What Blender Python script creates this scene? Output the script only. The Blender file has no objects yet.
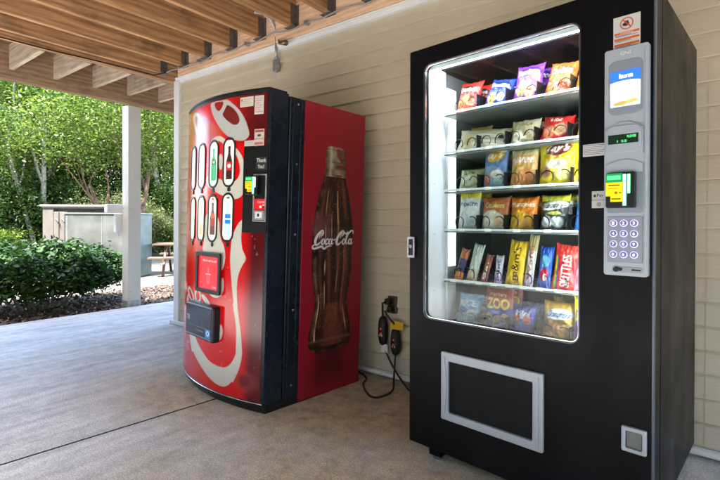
import bpy, math, random
import numpy as np
from mathutils import Matrix, Vector
from mathutils.geometry import tessellate_polygon
rnd = random.Random(7)
rs = np.random.RandomState(11)
sc = bpy.context.scene
COL = sc.collection
PI = math.pi
R = math.radians

# ------------------------------------------------------------------ frames
CH = 1.05
A0 = Vector((-.001, 3.19, 0)) + Vector((.606, .796, 0)) * .02; WD = Vector((.796, -.606, 0)).normalized(); ND = Vector((-.606, -.796, 0)).normalized()
WALL = Matrix(((WD.x, -ND.x, 0, A0.x), (WD.y, -ND.y, 0, A0.y), (0, 0, 1, 0), (0, 0, 0, 1)))   # x along wall, y into wall, z up

def machine_frame(th, fx, fy, tilt):
    O = Vector((fx, fy, 0)); ax = O.normalized()
    return Matrix.Translation(O) @ Matrix.Rotation(tilt, 4, ax) @ Matrix.Rotation(th, 4, 'Z')
COKE = machine_frame(-.7578, -.5193, 2.4637, .0219)
SNACK = machine_frame(-.762, .2255, 2.0221, -.0055)

# ------------------------------------------------------------------ mesh builder
class MB:
    def __init__(s): s.v = []; s.f = []
    def add(s, vs, fs):
        o = len(s.v); s.v += [tuple(v) for v in vs]; s.f += [tuple(i + o for i in f) for f in fs]; return s
    def box(s, x0, x1, y0, y1, z0, z1, M=None):
        vs = [(x, y, z) for z in (z0, z1) for y in (y0, y1) for x in (x0, x1)]
        if M is not None: vs = [tuple(M @ Vector(v)) for v in vs]
        return s.add(vs, [(0, 2, 3, 1), (4, 5, 7, 6), (0, 1, 5, 4), (2, 6, 7, 3), (0, 4, 6, 2), (1, 3, 7, 5)])
    def tube(s, pts, r, n=8, caps=True):
        pts = [Vector(p) for p in pts]; m = len(pts)
        rr = r if isinstance(r, (list, tuple)) else [r] * m
        t0 = (pts[1] - pts[0]).normalized(); a = t0.orthogonal().normalized()
        vs = []
        for i, p in enumerate(pts):
            t = (pts[min(i + 1, m - 1)] - pts[max(i - 1, 0)]).normalized()
            a = (a - t * a.dot(t)).normalized(); b = t.cross(a)
            for k in range(n):
                q = 2 * PI * k / n
                vs.append(p + (a * math.cos(q) + b * math.sin(q)) * rr[i])
        fs = [(i * n + k, i * n + (k + 1) % n, (i + 1) * n + (k + 1) % n, (i + 1) * n + k) for i in range(m - 1) for k in range(n)]
        if caps: fs += [tuple(reversed(range(n))), tuple((m - 1) * n + k for k in range(n))]
        return s.add(vs, fs)
    def prism(s, poly, d0, d1, fn, holes=()):
        """poly in (u,v); fn(u,v,d)->xyz; extruded between d0 and d1"""
        if len(holes) == 1 and len(holes[0]) == len(poly):      # matching rings: bridge them
            h = holes[0]; n = len(poly); R4 = [(poly, d0), (h, d0), (h, d1), (poly, d1)]
            vs = [fn(p[0], p[1], d) for l, d in R4 for p in l]
            return s.add(vs, [(a * n + i, a * n + (i + 1) % n, ((a + 1) % 4) * n + (i + 1) % n, ((a + 1) % 4) * n + i) for a in range(4) for i in range(n)])
        loops = [list(poly)] + [list(h) for h in holes]
        tri = tessellate_polygon([[Vector((p[0], p[1], 0)) for p in l] for l in loops])
        flat = [p for l in loops for p in l]; n = len(flat)
        vs = [fn(p[0], p[1], d0) for p in flat] + [fn(p[0], p[1], d1) for p in flat]
        def area(t):
            a, b, c = [flat[i] for i in t]; return (b[0]-a[0])*(c[1]-a[1])-(b[1]-a[1])*(c[0]-a[0])
        fs = []
        for t in tri:
            t = tuple(t) if area(t) > 0 else tuple(reversed(t))
            fs.append(t); fs.append(tuple(i + n for i in reversed(t)))
        o = 0
        for l in loops:
            m = len(l)
            fs += [(o + i, o + (i + 1) % m, o + (i + 1) % m + n, o + i + n) for i in range(m)]
            o += m
        return s.add(vs, fs)

def fixn(me):
    import bmesh
    b = bmesh.new(); b.from_mesh(me); bmesh.ops.recalc_face_normals(b, faces=b.faces); b.to_mesh(me); b.free()

def obj(name, mb, mat, parent=None, bevel=0, smooth=False, M=None, fix=False, seg=2):
    me = bpy.data.meshes.new(name)
    me.from_pydata(mb.v, [], mb.f); me.validate(); 
    if fix: fixn(me)
    me.update()
    if smooth: me.polygons.foreach_set('use_smooth', [True] * len(me.polygons))
    me.materials.append(mat)
    o = bpy.data.objects.new(name, me); COL.objects.link(o)
    if parent: o.parent = parent
    if M is not None: o.matrix_world = M
    if bevel:
        b = o.modifiers.new('bevel', 'BEVEL'); b.width = bevel; b.segments = seg; b.limit_method = 'ANGLE'; b.angle_limit = R(40)
        b.harden_normals = False
    return o

def thing(name, label, cat, M=None, group=None):
    o = bpy.data.objects.new(name, None); COL.objects.link(o); o.empty_display_size = .1
    if M is not None: o.matrix_world = M
    o['label'] = label; o['category'] = cat
    if group: o['group'] = group
    return o
def tag(o, label, cat, group=None):
    o['label'] = label; o['category'] = cat
    if group: o['group'] = group
    return o
def struct(o, kind='structure'): o['kind'] = kind; return o
def dup(root, M, label=None, group=None):
    r = root.copy(); COL.objects.link(r); r.matrix_world = M
    if label: r['label'] = label
    if group: r['group'] = group
    for c in list(root.children):
        d = c.copy(); COL.objects.link(d); d.parent = r
        for g in list(c.children):
            e = g.copy(); COL.objects.link(e); e.parent = d
    return r

def rrect(x0, x1, z0, z1, r, n=6):
    p = []
    for cx, cz, a0 in ((x1 - r, z1 - r, 0), (x0 + r, z1 - r, 90), (x0 + r, z0 + r, 180), (x1 - r, z0 + r, 270)):
        for k in range(n + 1):
            a = R(a0 + 90 * k / n); p.append((cx + r * math.cos(a), cz + r * math.sin(a)))
    return p
XZ = lambda u, v, d: (u, d, v)     # front-facing plates: depth along y
def plate(x0, x1, z0, z1, y0, y1, r=.004, hole=None, hr=.01, n=5):
    mb = MB(); mb.prism(rrect(x0, x1, z0, z1, r, n), y0, y1, XZ, [rrect(*hole, hr, n)] if hole else []); return mb

# ------------------------------------------------------------------ materials
def L(c, g=.70):        # picked screen colours -> inks
    return tuple(g * (x / 12.92 if x <= .04045 else ((x + .055) / 1.055) ** 2.4) for x in c)
def new_mat(name):
    m = bpy.data.materials.new(name); m.use_nodes = True; nt = m.node_tree
    return m, nt, nt.nodes['Principled BSDF']
def N(nt, t, **k):
    n = nt.nodes.new(t)
    for a, b in k.items():
        if a in n.inputs: n.inputs[a].default_value = b
        else: setattr(n, a, b)
    return n
def simple(name, col, rough=.5, metal=0., var=.0, scale=8., bump=0., bscale=60., spec=.5, coat=0., rvar=0.):
    """plain material with optional low-contrast noise in colour, roughness and bump"""
    m, nt, p = new_mat(name); lk = nt.links.new
    p.inputs['Base Color'].default_value = (*col, 1); p.inputs['Roughness'].default_value = rough
    p.inputs['Metallic'].default_value = metal; p.inputs['Specular IOR Level'].default_value = spec
    p.inputs['Coat Weight'].default_value = coat; p.inputs['Coat Roughness'].default_value = .08
    tc = N(nt, 'ShaderNodeTexCoord')
    if var or rvar:
        no = N(nt, 'ShaderNodeTexNoise', Scale=scale, Detail=6., Roughness=.6); lk(tc.outputs['Object'], no.inputs['Vector'])
        if var:
            mx = N(nt, 'ShaderNodeMix', data_type='RGBA')
            mx.inputs[6].default_value = (*[c * (1 - var) for c in col], 1); mx.inputs[7].default_value = (*[min(1, c * (1 + var)) for c in col], 1)
            mr = N(nt, 'ShaderNodeMapRange'); mr.inputs[1].default_value = .3; mr.inputs[2].default_value = .7
            lk(no.outputs['Fac'], mr.inputs[0]); lk(mr.outputs[0], mx.inputs[0]); lk(mx.outputs[2], p.inputs['Base Color'])
        if rvar:
            m2 = N(nt, 'ShaderNodeMapRange'); m2.inputs[1].default_value = .3; m2.inputs[2].default_value = .7
            m2.inputs[3].default_value = max(.02, rough - rvar); m2.inputs[4].default_value = rough + rvar
            lk(no.outputs['Fac'], m2.inputs[0]); lk(m2.outputs[0], p.inputs['Roughness'])
    if bump:
        n2 = N(nt, 'ShaderNodeTexNoise', Scale=bscale, Detail=4.); lk(tc.outputs['Object'], n2.inputs['Vector'])
        b = N(nt, 'ShaderNodeBump', Strength=bump, Distance=.01); lk(n2.outputs['Fac'], b.inputs['Height']); lk(b.outputs[0], p.inputs['Normal'])
    return m
def emis(name, col, st):
    m, nt, p = new_mat(name)
    p.inputs['Base Color'].default_value = (*col, 1); p.inputs['Emission Color'].default_value = (*col, 1); p.inputs['Emission Strength'].default_value = st
    return m
def printed(name, rough=.35, coat=0., em=0., bump=0.):
    m, nt, p = new_mat(name); a = N(nt, 'ShaderNodeAttribute', attribute_name='print')
    nt.links.new(a.outputs['Color'], p.inputs['Base Color']); p.inputs['Roughness'].default_value = rough
    p.inputs['Coat Weight'].default_value = coat; p.inputs['Coat Roughness'].default_value = .06
    if em:
        nt.links.new(a.outputs['Color'], p.inputs['Emission Color']); p.inputs['Emission Strength'].default_value = em
    if bump:
        tc = N(nt, 'ShaderNodeTexCoord'); n2 = N(nt, 'ShaderNodeTexNoise', Scale=28., Detail=3.)
        nt.links.new(tc.outputs['Object'], n2.inputs['Vector']); b = N(nt, 'ShaderNodeBump', Strength=bump, Distance=.01)
        nt.links.new(n2.outputs['Fac'], b.inputs['Height']); nt.links.new(b.outputs[0], p.inputs['Normal'])
    return m
M = {}
M['black'] = simple('black_powder_coat', (.0055, .0058, .0075), .34, var=.2, scale=5, bump=.06, bscale=700, rvar=.05, spec=.28)
def scuffed(name, col, rough, spec):
    m, nt, p = new_mat(name); lk = nt.links.new; tc = N(nt, 'ShaderNodeTexCoord')
    p.inputs['Specular IOR Level'].default_value = spec
    a = N(nt, 'ShaderNodeTexNoise', Scale=2.3, Detail=9., Roughness=.7); lk(tc.outputs['Object'], a.inputs['Vector'])
    mp = N(nt, 'ShaderNodeMapping'); mp.inputs['Scale'].default_value = (3, 3, 1.2); lk(tc.outputs['Object'], mp.inputs[0]); b = N(nt, 'ShaderNodeTexNoise', Scale=1.5, Detail=5.); lk(mp.outputs[0], b.inputs['Vector'])
    ad = N(nt, 'ShaderNodeMath', operation='MULTIPLY_ADD'); ad.inputs[1].default_value = .6; lk(a.outputs['Fac'], ad.inputs[0]); m2 = N(nt, 'ShaderNodeMath', operation='MULTIPLY'); m2.inputs[1].default_value = .4; lk(b.outputs['Fac'], m2.inputs[0]); lk(m2.outputs[0], ad.inputs[2])
    mr = N(nt, 'ShaderNodeMapRange'); mr.inputs[1].default_value = .38; mr.inputs[2].default_value = .62; mr.inputs[3].default_value = rough - .10; mr.inputs[4].default_value = rough + .14; lk(ad.outputs[0], mr.inputs[0]); lk(mr.outputs[0], p.inputs['Roughness'])
    mx = N(nt, 'ShaderNodeMix', data_type='RGBA'); m4 = N(nt, 'ShaderNodeMapRange'); m4.inputs[1].default_value = .5; m4.inputs[2].default_value = .68; lk(ad.outputs[0], m4.inputs[0]); lk(m4.outputs[0], mx.inputs[0])
    mx.inputs[6].default_value = (*col, 1); mx.inputs[7].default_value = (*[q * 1.5 + .0012 for q in col], 1); lk(mx.outputs[2], p.inputs['Base Color'])
    n2 = N(nt, 'ShaderNodeTexNoise', Scale=600., Detail=2.); lk(tc.outputs['Object'], n2.inputs['Vector']); bp = N(nt, 'ShaderNodeBump', Strength=.08, Distance=.004); lk(n2.outputs['Fac'], bp.inputs['Height']); lk(bp.outputs[0], p.inputs['Normal'])
    return m
M['black'] = scuffed('black_powder_coat', (.0020, .0024, .0036), .38, .12)
M['black_coke'] = simple('black_enamel', (.009, .013, .022), .28, var=.2, scale=4, bump=.04, bscale=300, rvar=.08, spec=.32)
M['dark_plastic'] = simple('dark_plastic', (.007, .007, .008), .33, spec=.35)
M['rubber'] = simple('rubber', (.012, .012, .012), .6)
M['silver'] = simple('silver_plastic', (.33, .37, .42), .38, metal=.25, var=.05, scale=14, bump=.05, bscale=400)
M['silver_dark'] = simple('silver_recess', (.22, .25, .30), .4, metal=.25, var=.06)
M['chrome'] = simple('bright_trim', (.6, .62, .66), .22, metal=.8)
M['steel'] = simple('galvanised_steel', (.38, .39, .40), .42, metal=.7, var=.25, scale=30, rvar=.1)
M['hanger'] = simple('dull_hanger', (.13, .115, .10), .6, metal=.3, var=.3, scale=30)
M['flap'] = simple('delivery_flap', (.004, .005, .0065), .5, var=.3, scale=9, bump=.02, bscale=60, spec=.15)
M['liner'] = simple('white_liner', (.72, .74, .80), .45, var=.04)
M['interior'] = simple('interior_grey', (.15, .165, .16), .35, metal=.2, var=.2, scale=6)
M['rail'] = simple('price_rail', (.62, .66, .70), .3, metal=.2)
M['wire'] = simple('coil_wire', (.012, .012, .014), .35, metal=.2)
M['lamp'] = emis('lamp_tube', (.90, .92, 1.0), 7.5)
M['lampside'] = emis('side_lamp', (.86, .90, 1.0), .16)
M['white_trim'] = simple('white_vinyl_trim', (.76, .76, .75), .45, var=.05, scale=5)
M['white_label'] = simple('white_label', (.72, .72, .68), .5, var=.05, scale=40)
M['print'] = printed('printed_panel', .16, .0)
M['print_side'] = printed('printed_side_panel', .42, .0)
M['print_paper'] = printed('printed_paper', .5)
M['print_bag'] = printed('printed_foil', .38, .0, bump=.4)
M['print_lit'] = printed('backlit_print', .3, .3, em=.10)
M['print_screen'] = printed('screen_print', .2, .3, em=.36)
M['red_gloss'] = simple('red_gloss', L((.64, .055, .155), .75), .3)
M['clear'] = None
def glassmat():
    m, nt, p = new_mat('clear_glass'); nt.nodes.remove(p); out = nt.nodes['Material Output']
    t = N(nt, 'ShaderNodeBsdfTransparent'); t.inputs[0].default_value = (.90, .95, .92, 1)
    g = N(nt, 'ShaderNodeBsdfGlossy', Roughness=.0); g.inputs[0].default_value = (1, 1, 1, 1)
    f = N(nt, 'ShaderNodeFresnel', IOR=1.29); mx = N(nt, 'ShaderNodeMixShader')
    nt.links.new(f.outputs[0], mx.inputs[0]); nt.links.new(t.outputs[0], mx.inputs[1]); nt.links.new(g.outputs[0], mx.inputs[2]); nt.links.new(mx.outputs[0], out.inputs[0])
    return m
M['glass'] = glassmat()

def siding_mat():
    m, nt, p = new_mat('vinyl_siding'); lk = nt.links.new
    tc = N(nt, 'ShaderNodeTexCoord'); mp = N(nt, 'ShaderNodeMapping'); mp.inputs['Scale'].default_value = (1.2, 1, 26)
    lk(tc.outputs['Object'], mp.inputs[0]); n = N(nt, 'ShaderNodeTexNoise', Scale=6., Detail=7., Roughness=.7); lk(mp.outputs[0], n.inputs['Vector'])
    n2 = N(nt, 'ShaderNodeTexNoise', Scale=1.6, Detail=5.); lk(tc.outputs['Object'], n2.inputs['Vector'])
    cr = N(nt, 'ShaderNodeValToRGB'); cr.color_ramp.elements[0].color = (.57, .49, .365, 1); cr.color_ramp.elements[1].color = (.66, .58, .45, 1)
    cr.color_ramp.elements[0].position = .3; cr.color_ramp.elements[1].position = .7
    lk(n.outputs['Fac'], cr.inputs[0])
    mx = N(nt, 'ShaderNodeMix', data_type='RGBA', blend_type='MULTIPLY'); mx.inputs[0].default_value = .5
    c2 = N(nt, 'ShaderNodeValToRGB'); c2.color_ramp.elements[0].color = (.82, .80, .76, 1); c2.color_ramp.elements[1].color = (1, 1, 1, 1)
    c2.color_ramp.elements[0].position = .35; c2.color_ramp.elements[1].position = .6
    lk(n2.outputs['Fac'], c2.inputs[0]); lk(cr.outputs[0], mx.inputs[6]); lk(c2.outputs[0], mx.inputs[7]); lk(mx.outputs[2], p.inputs['Base Color'])
    p.inputs['Roughness'].default_value = .5
    b = N(nt, 'ShaderNodeBump', Strength=.06, Distance=.003); lk(n.outputs['Fac'], b.inputs['Height']); lk(b.outputs[0], p.inputs['Normal'])
    return m
M['siding'] = siding_mat()

def wood_mat(name, ca, cb, stain=(.05, .035, .025), sc_=(1, 1, 1), stain_amt=.6, rough=.7):
    """grain runs along local x of the object"""
    m, nt, p = new_mat(name); lk = nt.links.new
    tc = N(nt, 'ShaderNodeTexCoord'); mp = N(nt, 'ShaderNodeMapping'); mp.inputs['Scale'].default_value = sc_
    oi = N(nt, 'ShaderNodeObjectInfo'); ad = N(nt, 'ShaderNodeVectorMath', operation='ADD')
    lk(tc.outputs['Object'], mp.inputs[0]); lk(mp.outputs[0], ad.inputs[0])
    ml = N(nt, 'ShaderNodeMath', operation='MULTIPLY'); ml.inputs[1].default_value = 37.; lk(oi.outputs['Random'], ml.inputs[0]); lk(ml.outputs[0], ad.inputs[1])
    wv = N(nt, 'ShaderNodeTexWave', Scale=1.6, Distortion=16., Detail=5., bands_direction='Z'); wv.inputs['Detail Scale'].default_value = .6
    lk(ad.outputs[0], wv.inputs['Vector'])
    n = N(nt, 'ShaderNodeTexNoise', Scale=9., Detail=8., Roughness=.65); lk(ad.outputs[0], n.inputs['Vector'])
    mixf = N(nt, 'ShaderNodeMath', operation='MULTIPLY_ADD'); mixf.inputs[1].default_value = .16; lk(wv.outputs['Fac'], mixf.inputs[0])
    m2 = N(nt, 'ShaderNodeMath', operation='MULTIPLY'); m2.inputs[1].default_value = .84; lk(n.outputs['Fac'], m2.inputs[0]); lk(m2.outputs[0], mixf.inputs[2])
    cr = N(nt, 'ShaderNodeValToRGB'); e = cr.color_ramp.elements; e[0].color = (*ca, 1); e[1].color = (*cb, 1); e[0].position = .3; e[1].position = .72
    lk(mixf.outputs[0], cr.inputs[0])
    n3 = N(nt, 'ShaderNodeTexNoise', Scale=1.7, Detail=6., Roughness=.6); lk(tc.outputs['Object'], n3.inputs['Vector'])
    ad3 = N(nt, 'ShaderNodeVectorMath', operation='ADD'); lk(tc.outputs['Object'], ad3.inputs[0]); lk(ml.outputs[0], ad3.inputs[1]); lk(ad3.outputs[0], n3.inputs['Vector'])
    sr = N(nt, 'ShaderNodeMapRange'); sr.inputs[1].default_value = .56; sr.inputs[2].default_value = .72; sr.inputs[4].default_value = stain_amt; lk(n3.outputs['Fac'], sr.inputs[0])
    mx = N(nt, 'ShaderNodeMix', data_type='RGBA'); lk(sr.outputs[0], mx.inputs[0]); lk(cr.outputs[0], mx.inputs[6]); mx.inputs[7].default_value = (*stain, 1)
    lk(mx.outputs[2], p.inputs['Base Color']); p.inputs['Roughness'].default_value = rough
    b = N(nt, 'ShaderNodeBump', Strength=.4, Distance=.004); lk(mixf.outputs[0], b.inputs['Height']); lk(b.outputs[0], p.inputs['Normal'])
    return m
M['joist'] = wood_mat('treated_joist_wood', (.25, .115, .045), (.68, .375, .17), sc_=(5, .35, 4), stain_amt=.75)
M['ledger'] = wood_mat('fresh_ledger_wood', (.60, .35, .20), (.86, .60, .40), stain=(.36, .19, .10), sc_=(.6, 5, 5), stain_amt=.5)
M['short'] = wood_mat('weathered_joist_wood', (.40, .29, .19), (.72, .60, .46), stain=(.16, .10, .07), sc_=(.6, 5, 4), stain_amt=.75)
M['rim'] = wood_mat('rim_wood', (.20, .11, .055), (.42, .27, .15), stain=(.07, .045, .03), sc_=(5, .6, 4), stain_amt=.7)
M['board'] = wood_mat('deck_board_wood', (.14, .09, .055), (.26, .18, .11), sc_=(.5, 6, 6))
M['table'] = wood_mat('picnic_table_wood', (.075, .045, .03), (.15, .09, .06), sc_=(.7, 5, 5), stain_amt=.4)
M['bark'] = simple('grey_bark', (.30, .25, .21), .85, var=.45, scale=14, bump=.8, bscale=30)
M['bark_brown'] = simple('brown_bark', (.15, .085, .05), .8, var=.5, scale=10, bump=.5, bscale=25)
M['bark_pale'] = simple('pale_bark', (.46, .41, .36), .8, var=.35, scale=10, bump=.5, bscale=25)

def concrete():
    m, nt, p = new_mat('porch_concrete'); lk = nt.links.new
    tc = N(nt, 'ShaderNodeTexCoord')
    def noise(s, d=6., r=.6, vec=None, sc_=None):
        n = N(nt, 'ShaderNodeTexNoise', Scale=s, Detail=d, Roughness=r)
        if sc_:
            mp = N(nt, 'ShaderNodeMapping'); mp.inputs['Scale'].default_value = sc_; mp.inputs['Rotation'].default_value = (0, 0, R(-20)); lk(tc.outputs['Object'], mp.inputs[0]); lk(mp.outputs[0], n.inputs['Vector'])
        else: lk(tc.outputs['Object'], n.inputs['Vector'])
        return n
    big = noise(1.1, 8, .65); mid = noise(11., 12, .8); fine = noise(130., 3, .7); streak = noise(2.2, 6, .6, sc_=(5, .7, 1))
    cr = N(nt, 'ShaderNodeValToRGB'); e = cr.color_ramp.elements; e[0].color = (.46, .445, .43, 1); e[0].position = .40; e[1].color = (.77, .745, .72, 1); e[1].position = .58
    s1 = N(nt, 'ShaderNodeMath', operation='MULTIPLY_ADD'); s1.inputs[1].default_value = .5; lk(mid.outputs['Fac'], s1.inputs[0])
    s2 = N(nt, 'ShaderNodeMath', operation='MULTIPLY'); s2.inputs[1].default_value = .5; lk(streak.outputs['Fac'], s2.inputs[0]); lk(s2.outputs[0], s1.inputs[2])
    lk(s1.outputs[0], cr.inputs[0])
    # speckle
    sp = N(nt, 'ShaderNodeMapRange'); sp.inputs[1].default_value = .35; sp.inputs[2].default_value = .65; sp.inputs[3].default_value = .58; sp.inputs[4].default_value = 1.18; lk(fine.outputs['Fac'], sp.inputs[0])
    mx = N(nt, 'ShaderNodeMix', data_type='RGBA', blend_type='MULTIPLY'); mx.inputs[0].default_value = 1.; lk(cr.outputs[0], mx.inputs[6]); lk(sp.outputs[0], mx.inputs[7])
    # rusty brown staining in front of the machines (wall frame coordinates)
    sx = N(nt, 'ShaderNodeSeparateXYZ'); lk(tc.outputs['Object'], sx.inputs[0])
    def math_(op, a, b=None, c=None):
        n = N(nt, 'ShaderNodeMath', operation=op)
        for i, q in enumerate((a, b, c)):
            if q is None: continue
            if isinstance(q, (int, float)): n.inputs[i].default_value = q
            else: lk(q, n.inputs[i])
        return n.outputs[0]
    def spot(x, y, rx, ry):
        dx = math_('DIVIDE', math_('SUBTRACT', sx.outputs[0], x), rx); dy = math_('DIVIDE', math_('SUBTRACT', sx.outputs[1], y), ry)
        d = math_('SQRT', math_('ADD', math_('MULTIPLY', dx, dx), math_('MULTIPLY', dy, dy)))
        return math_('SUBTRACT', 1., d)
    v = math_('MAXIMUM', math_('MAXIMUM', spot(.15, -.55, 1.45, 1.15), spot(1.0, -1.35, 1.4, 1.1)), spot(-.45, -1.0, 1.0, .55))
    v = math_('ADD', v, math_('MULTIPLY', math_('SUBTRACT', big.outputs['Fac'], .5), 1.6)); v = math_('ADD', v, math_('MULTIPLY', math_('SUBTRACT', mid.outputs['Fac'], .5), .9))
    mr = N(nt, 'ShaderNodeMapRange'); mr.inputs[1].default_value = -.06; mr.inputs[2].default_value = .70; lk(v, mr.inputs[0])
    st = N(nt, 'ShaderNodeValToRGB'); e = st.color_ramp.elements; e[0].color = (.30, .195, .10, 1); e[0].position = .36; e[1].color = (.60, .47, .28, 1); e[1].position = .6; lk(mid.outputs['Fac'], st.inputs[0])
    mulst = N(nt, 'ShaderNodeMix', data_type='RGBA', blend_type='MULTIPLY'); mulst.inputs[0].default_value = 1.; lk(st.outputs[0], mulst.inputs[6]); lk(sp.outputs[0], mulst.inputs[7])
    mx2 = N(nt, 'ShaderNodeMix', data_type='RGBA'); lk(math_('MULTIPLY', mr.outputs[0], .88), mx2.inputs[0]); lk(mx.outputs[2], mx2.inputs[6]); lk(mulst.outputs[2], mx2.inputs[7])
    # dark blotches
    b3 = noise(3.1, 5, .6); m3 = N(nt, 'ShaderNodeMapRange'); m3.inputs[1].default_value = .58; m3.inputs[2].default_value = .72; m3.inputs[4].default_value = .22; lk(b3.outputs['Fac'], m3.inputs[0])
    mx3 = N(nt, 'ShaderNodeMix', data_type='RGBA'); lk(m3.outputs[0], mx3.inputs[0]); lk(mx2.outputs[2], mx3.inputs[6]); mx3.inputs[7].default_value = (.14, .125, .115, 1)
    lk(mx3.outputs[2], p.inputs['Base Color']); p.inputs['Roughness'].default_value = .62
    bp = N(nt, 'ShaderNodeBump', Strength=.35, Distance=.004); lk(fine.outputs['Fac'], bp.inputs['Height'])
    bp2 = N(nt, 'ShaderNodeBump', Strength=.3, Distance=.01); lk(mid.outputs['Fac'], bp2.inputs['Height']); lk(bp.outputs[0], bp2.inputs['Normal']); lk(bp2.outputs[0], p.inputs['Normal'])
    return m
M['concrete'] = concrete()
M['path'] = simple('sunlit_path_concrete', (.19, .165, .135), .8, var=.18, scale=5, bump=.4, bscale=50)
M['pave'] = simple('far_pavement', (.15, .14, .12), .85, var=.2, scale=2, bump=.3, bscale=30)
M['litter'] = simple('leaf_litter_ground', (.085, .062, .035), .95, var=.5, scale=3, bump=.8, bscale=20)
M['mulch'] = simple('brown_mulch', (.10, .066, .048), .95, var=.6, scale=45, bump=1., bscale=70)
M['chip'] = None
def leafmat(name, a, b, trans=.35):
    m, nt, p = new_mat(name); lk = nt.links.new; out = nt.nodes['Material Output']
    at = N(nt, 'ShaderNodeAttribute', attribute_name='tone'); cr = N(nt, 'ShaderNodeValToRGB'); cr.color_ramp.elements[0].color = (*a, 1); cr.color_ramp.elements[1].color = (*b, 1)
    lk(at.outputs['Fac'], cr.inputs[0]); lk(cr.outputs[0], p.inputs['Base Color']); p.inputs['Roughness'].default_value = .45
    tr = N(nt, 'ShaderNodeBsdfTranslucent'); lk(cr.outputs[0], tr.inputs[0]); mx = N(nt, 'ShaderNodeMixShader'); mx.inputs[0].default_value = trans
    lk(p.outputs[0], mx.inputs[1]); lk(tr.outputs[0], mx.inputs[2]); lk(mx.outputs[0], out.inputs[0])
    return m
M['leaf'] = leafmat('bright_leaves', (.035, .085, .012), (.22, .31, .045), .42)
M['leaf_mid'] = leafmat('mid_leaves', (.018, .055, .012), (.12, .20, .038), .38)
M['leaf_dark'] = leafmat('glossy_dark_leaves', (.009, .034, .008), (.065, .145, .022), .25)
M['leaf_pale'] = leafmat('pale_leaves', (.10, .13, .05), (.30, .33, .14), .4)
M['chips'] = leafmat('mulch_chips', (.05, .03, .022), (.22, .15, .11), 0.)

# ------------------------------------------------------------------ printed artwork
_tc = {}
def text_tris(s):
    if s in _tc: return _tc[s]
    cu = bpy.data.curves.new('t', 'FONT'); cu.body = s; cu.resolution_u = 3
    o = bpy.data.objects.new('t', cu); COL.objects.link(o)
    bpy.context.view_layer.update()
    me = o.to_mesh(); me.calc_loop_triangles()
    co = np.array([v.co[:2] for v in me.vertices]); tr = np.array([t.vertices[:] for t in me.loop_triangles])
    o.to_mesh_clear(); bpy.data.objects.remove(o); bpy.data.curves.remove(cu)
    mn, mx = co.min(0), co.max(0); co = (co - mn) / (mx - mn)
    _tc[s] = (co, tr, (mx - mn)[0] / (mx - mn)[1]); return _tc[s]
def vnoise(x, y, seed=0):
    xi = np.floor(x).astype(int); yi = np.floor(y).astype(int); fx = x - xi; fy = y - yi; fx = fx * fx * (3 - 2 * fx); fy = fy * fy * (3 - 2 * fy)
    def h(a, b): return np.modf(np.abs(np.sin(a * 127.1 + b * 311.7 + seed * 74.7) * 43758.5453))[0]
    return (h(xi, yi) * (1 - fx) + h(xi + 1, yi) * fx) * (1 - fy) + (h(xi, yi + 1) * (1 - fx) + h(xi + 1, yi + 1) * fx) * fy
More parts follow.
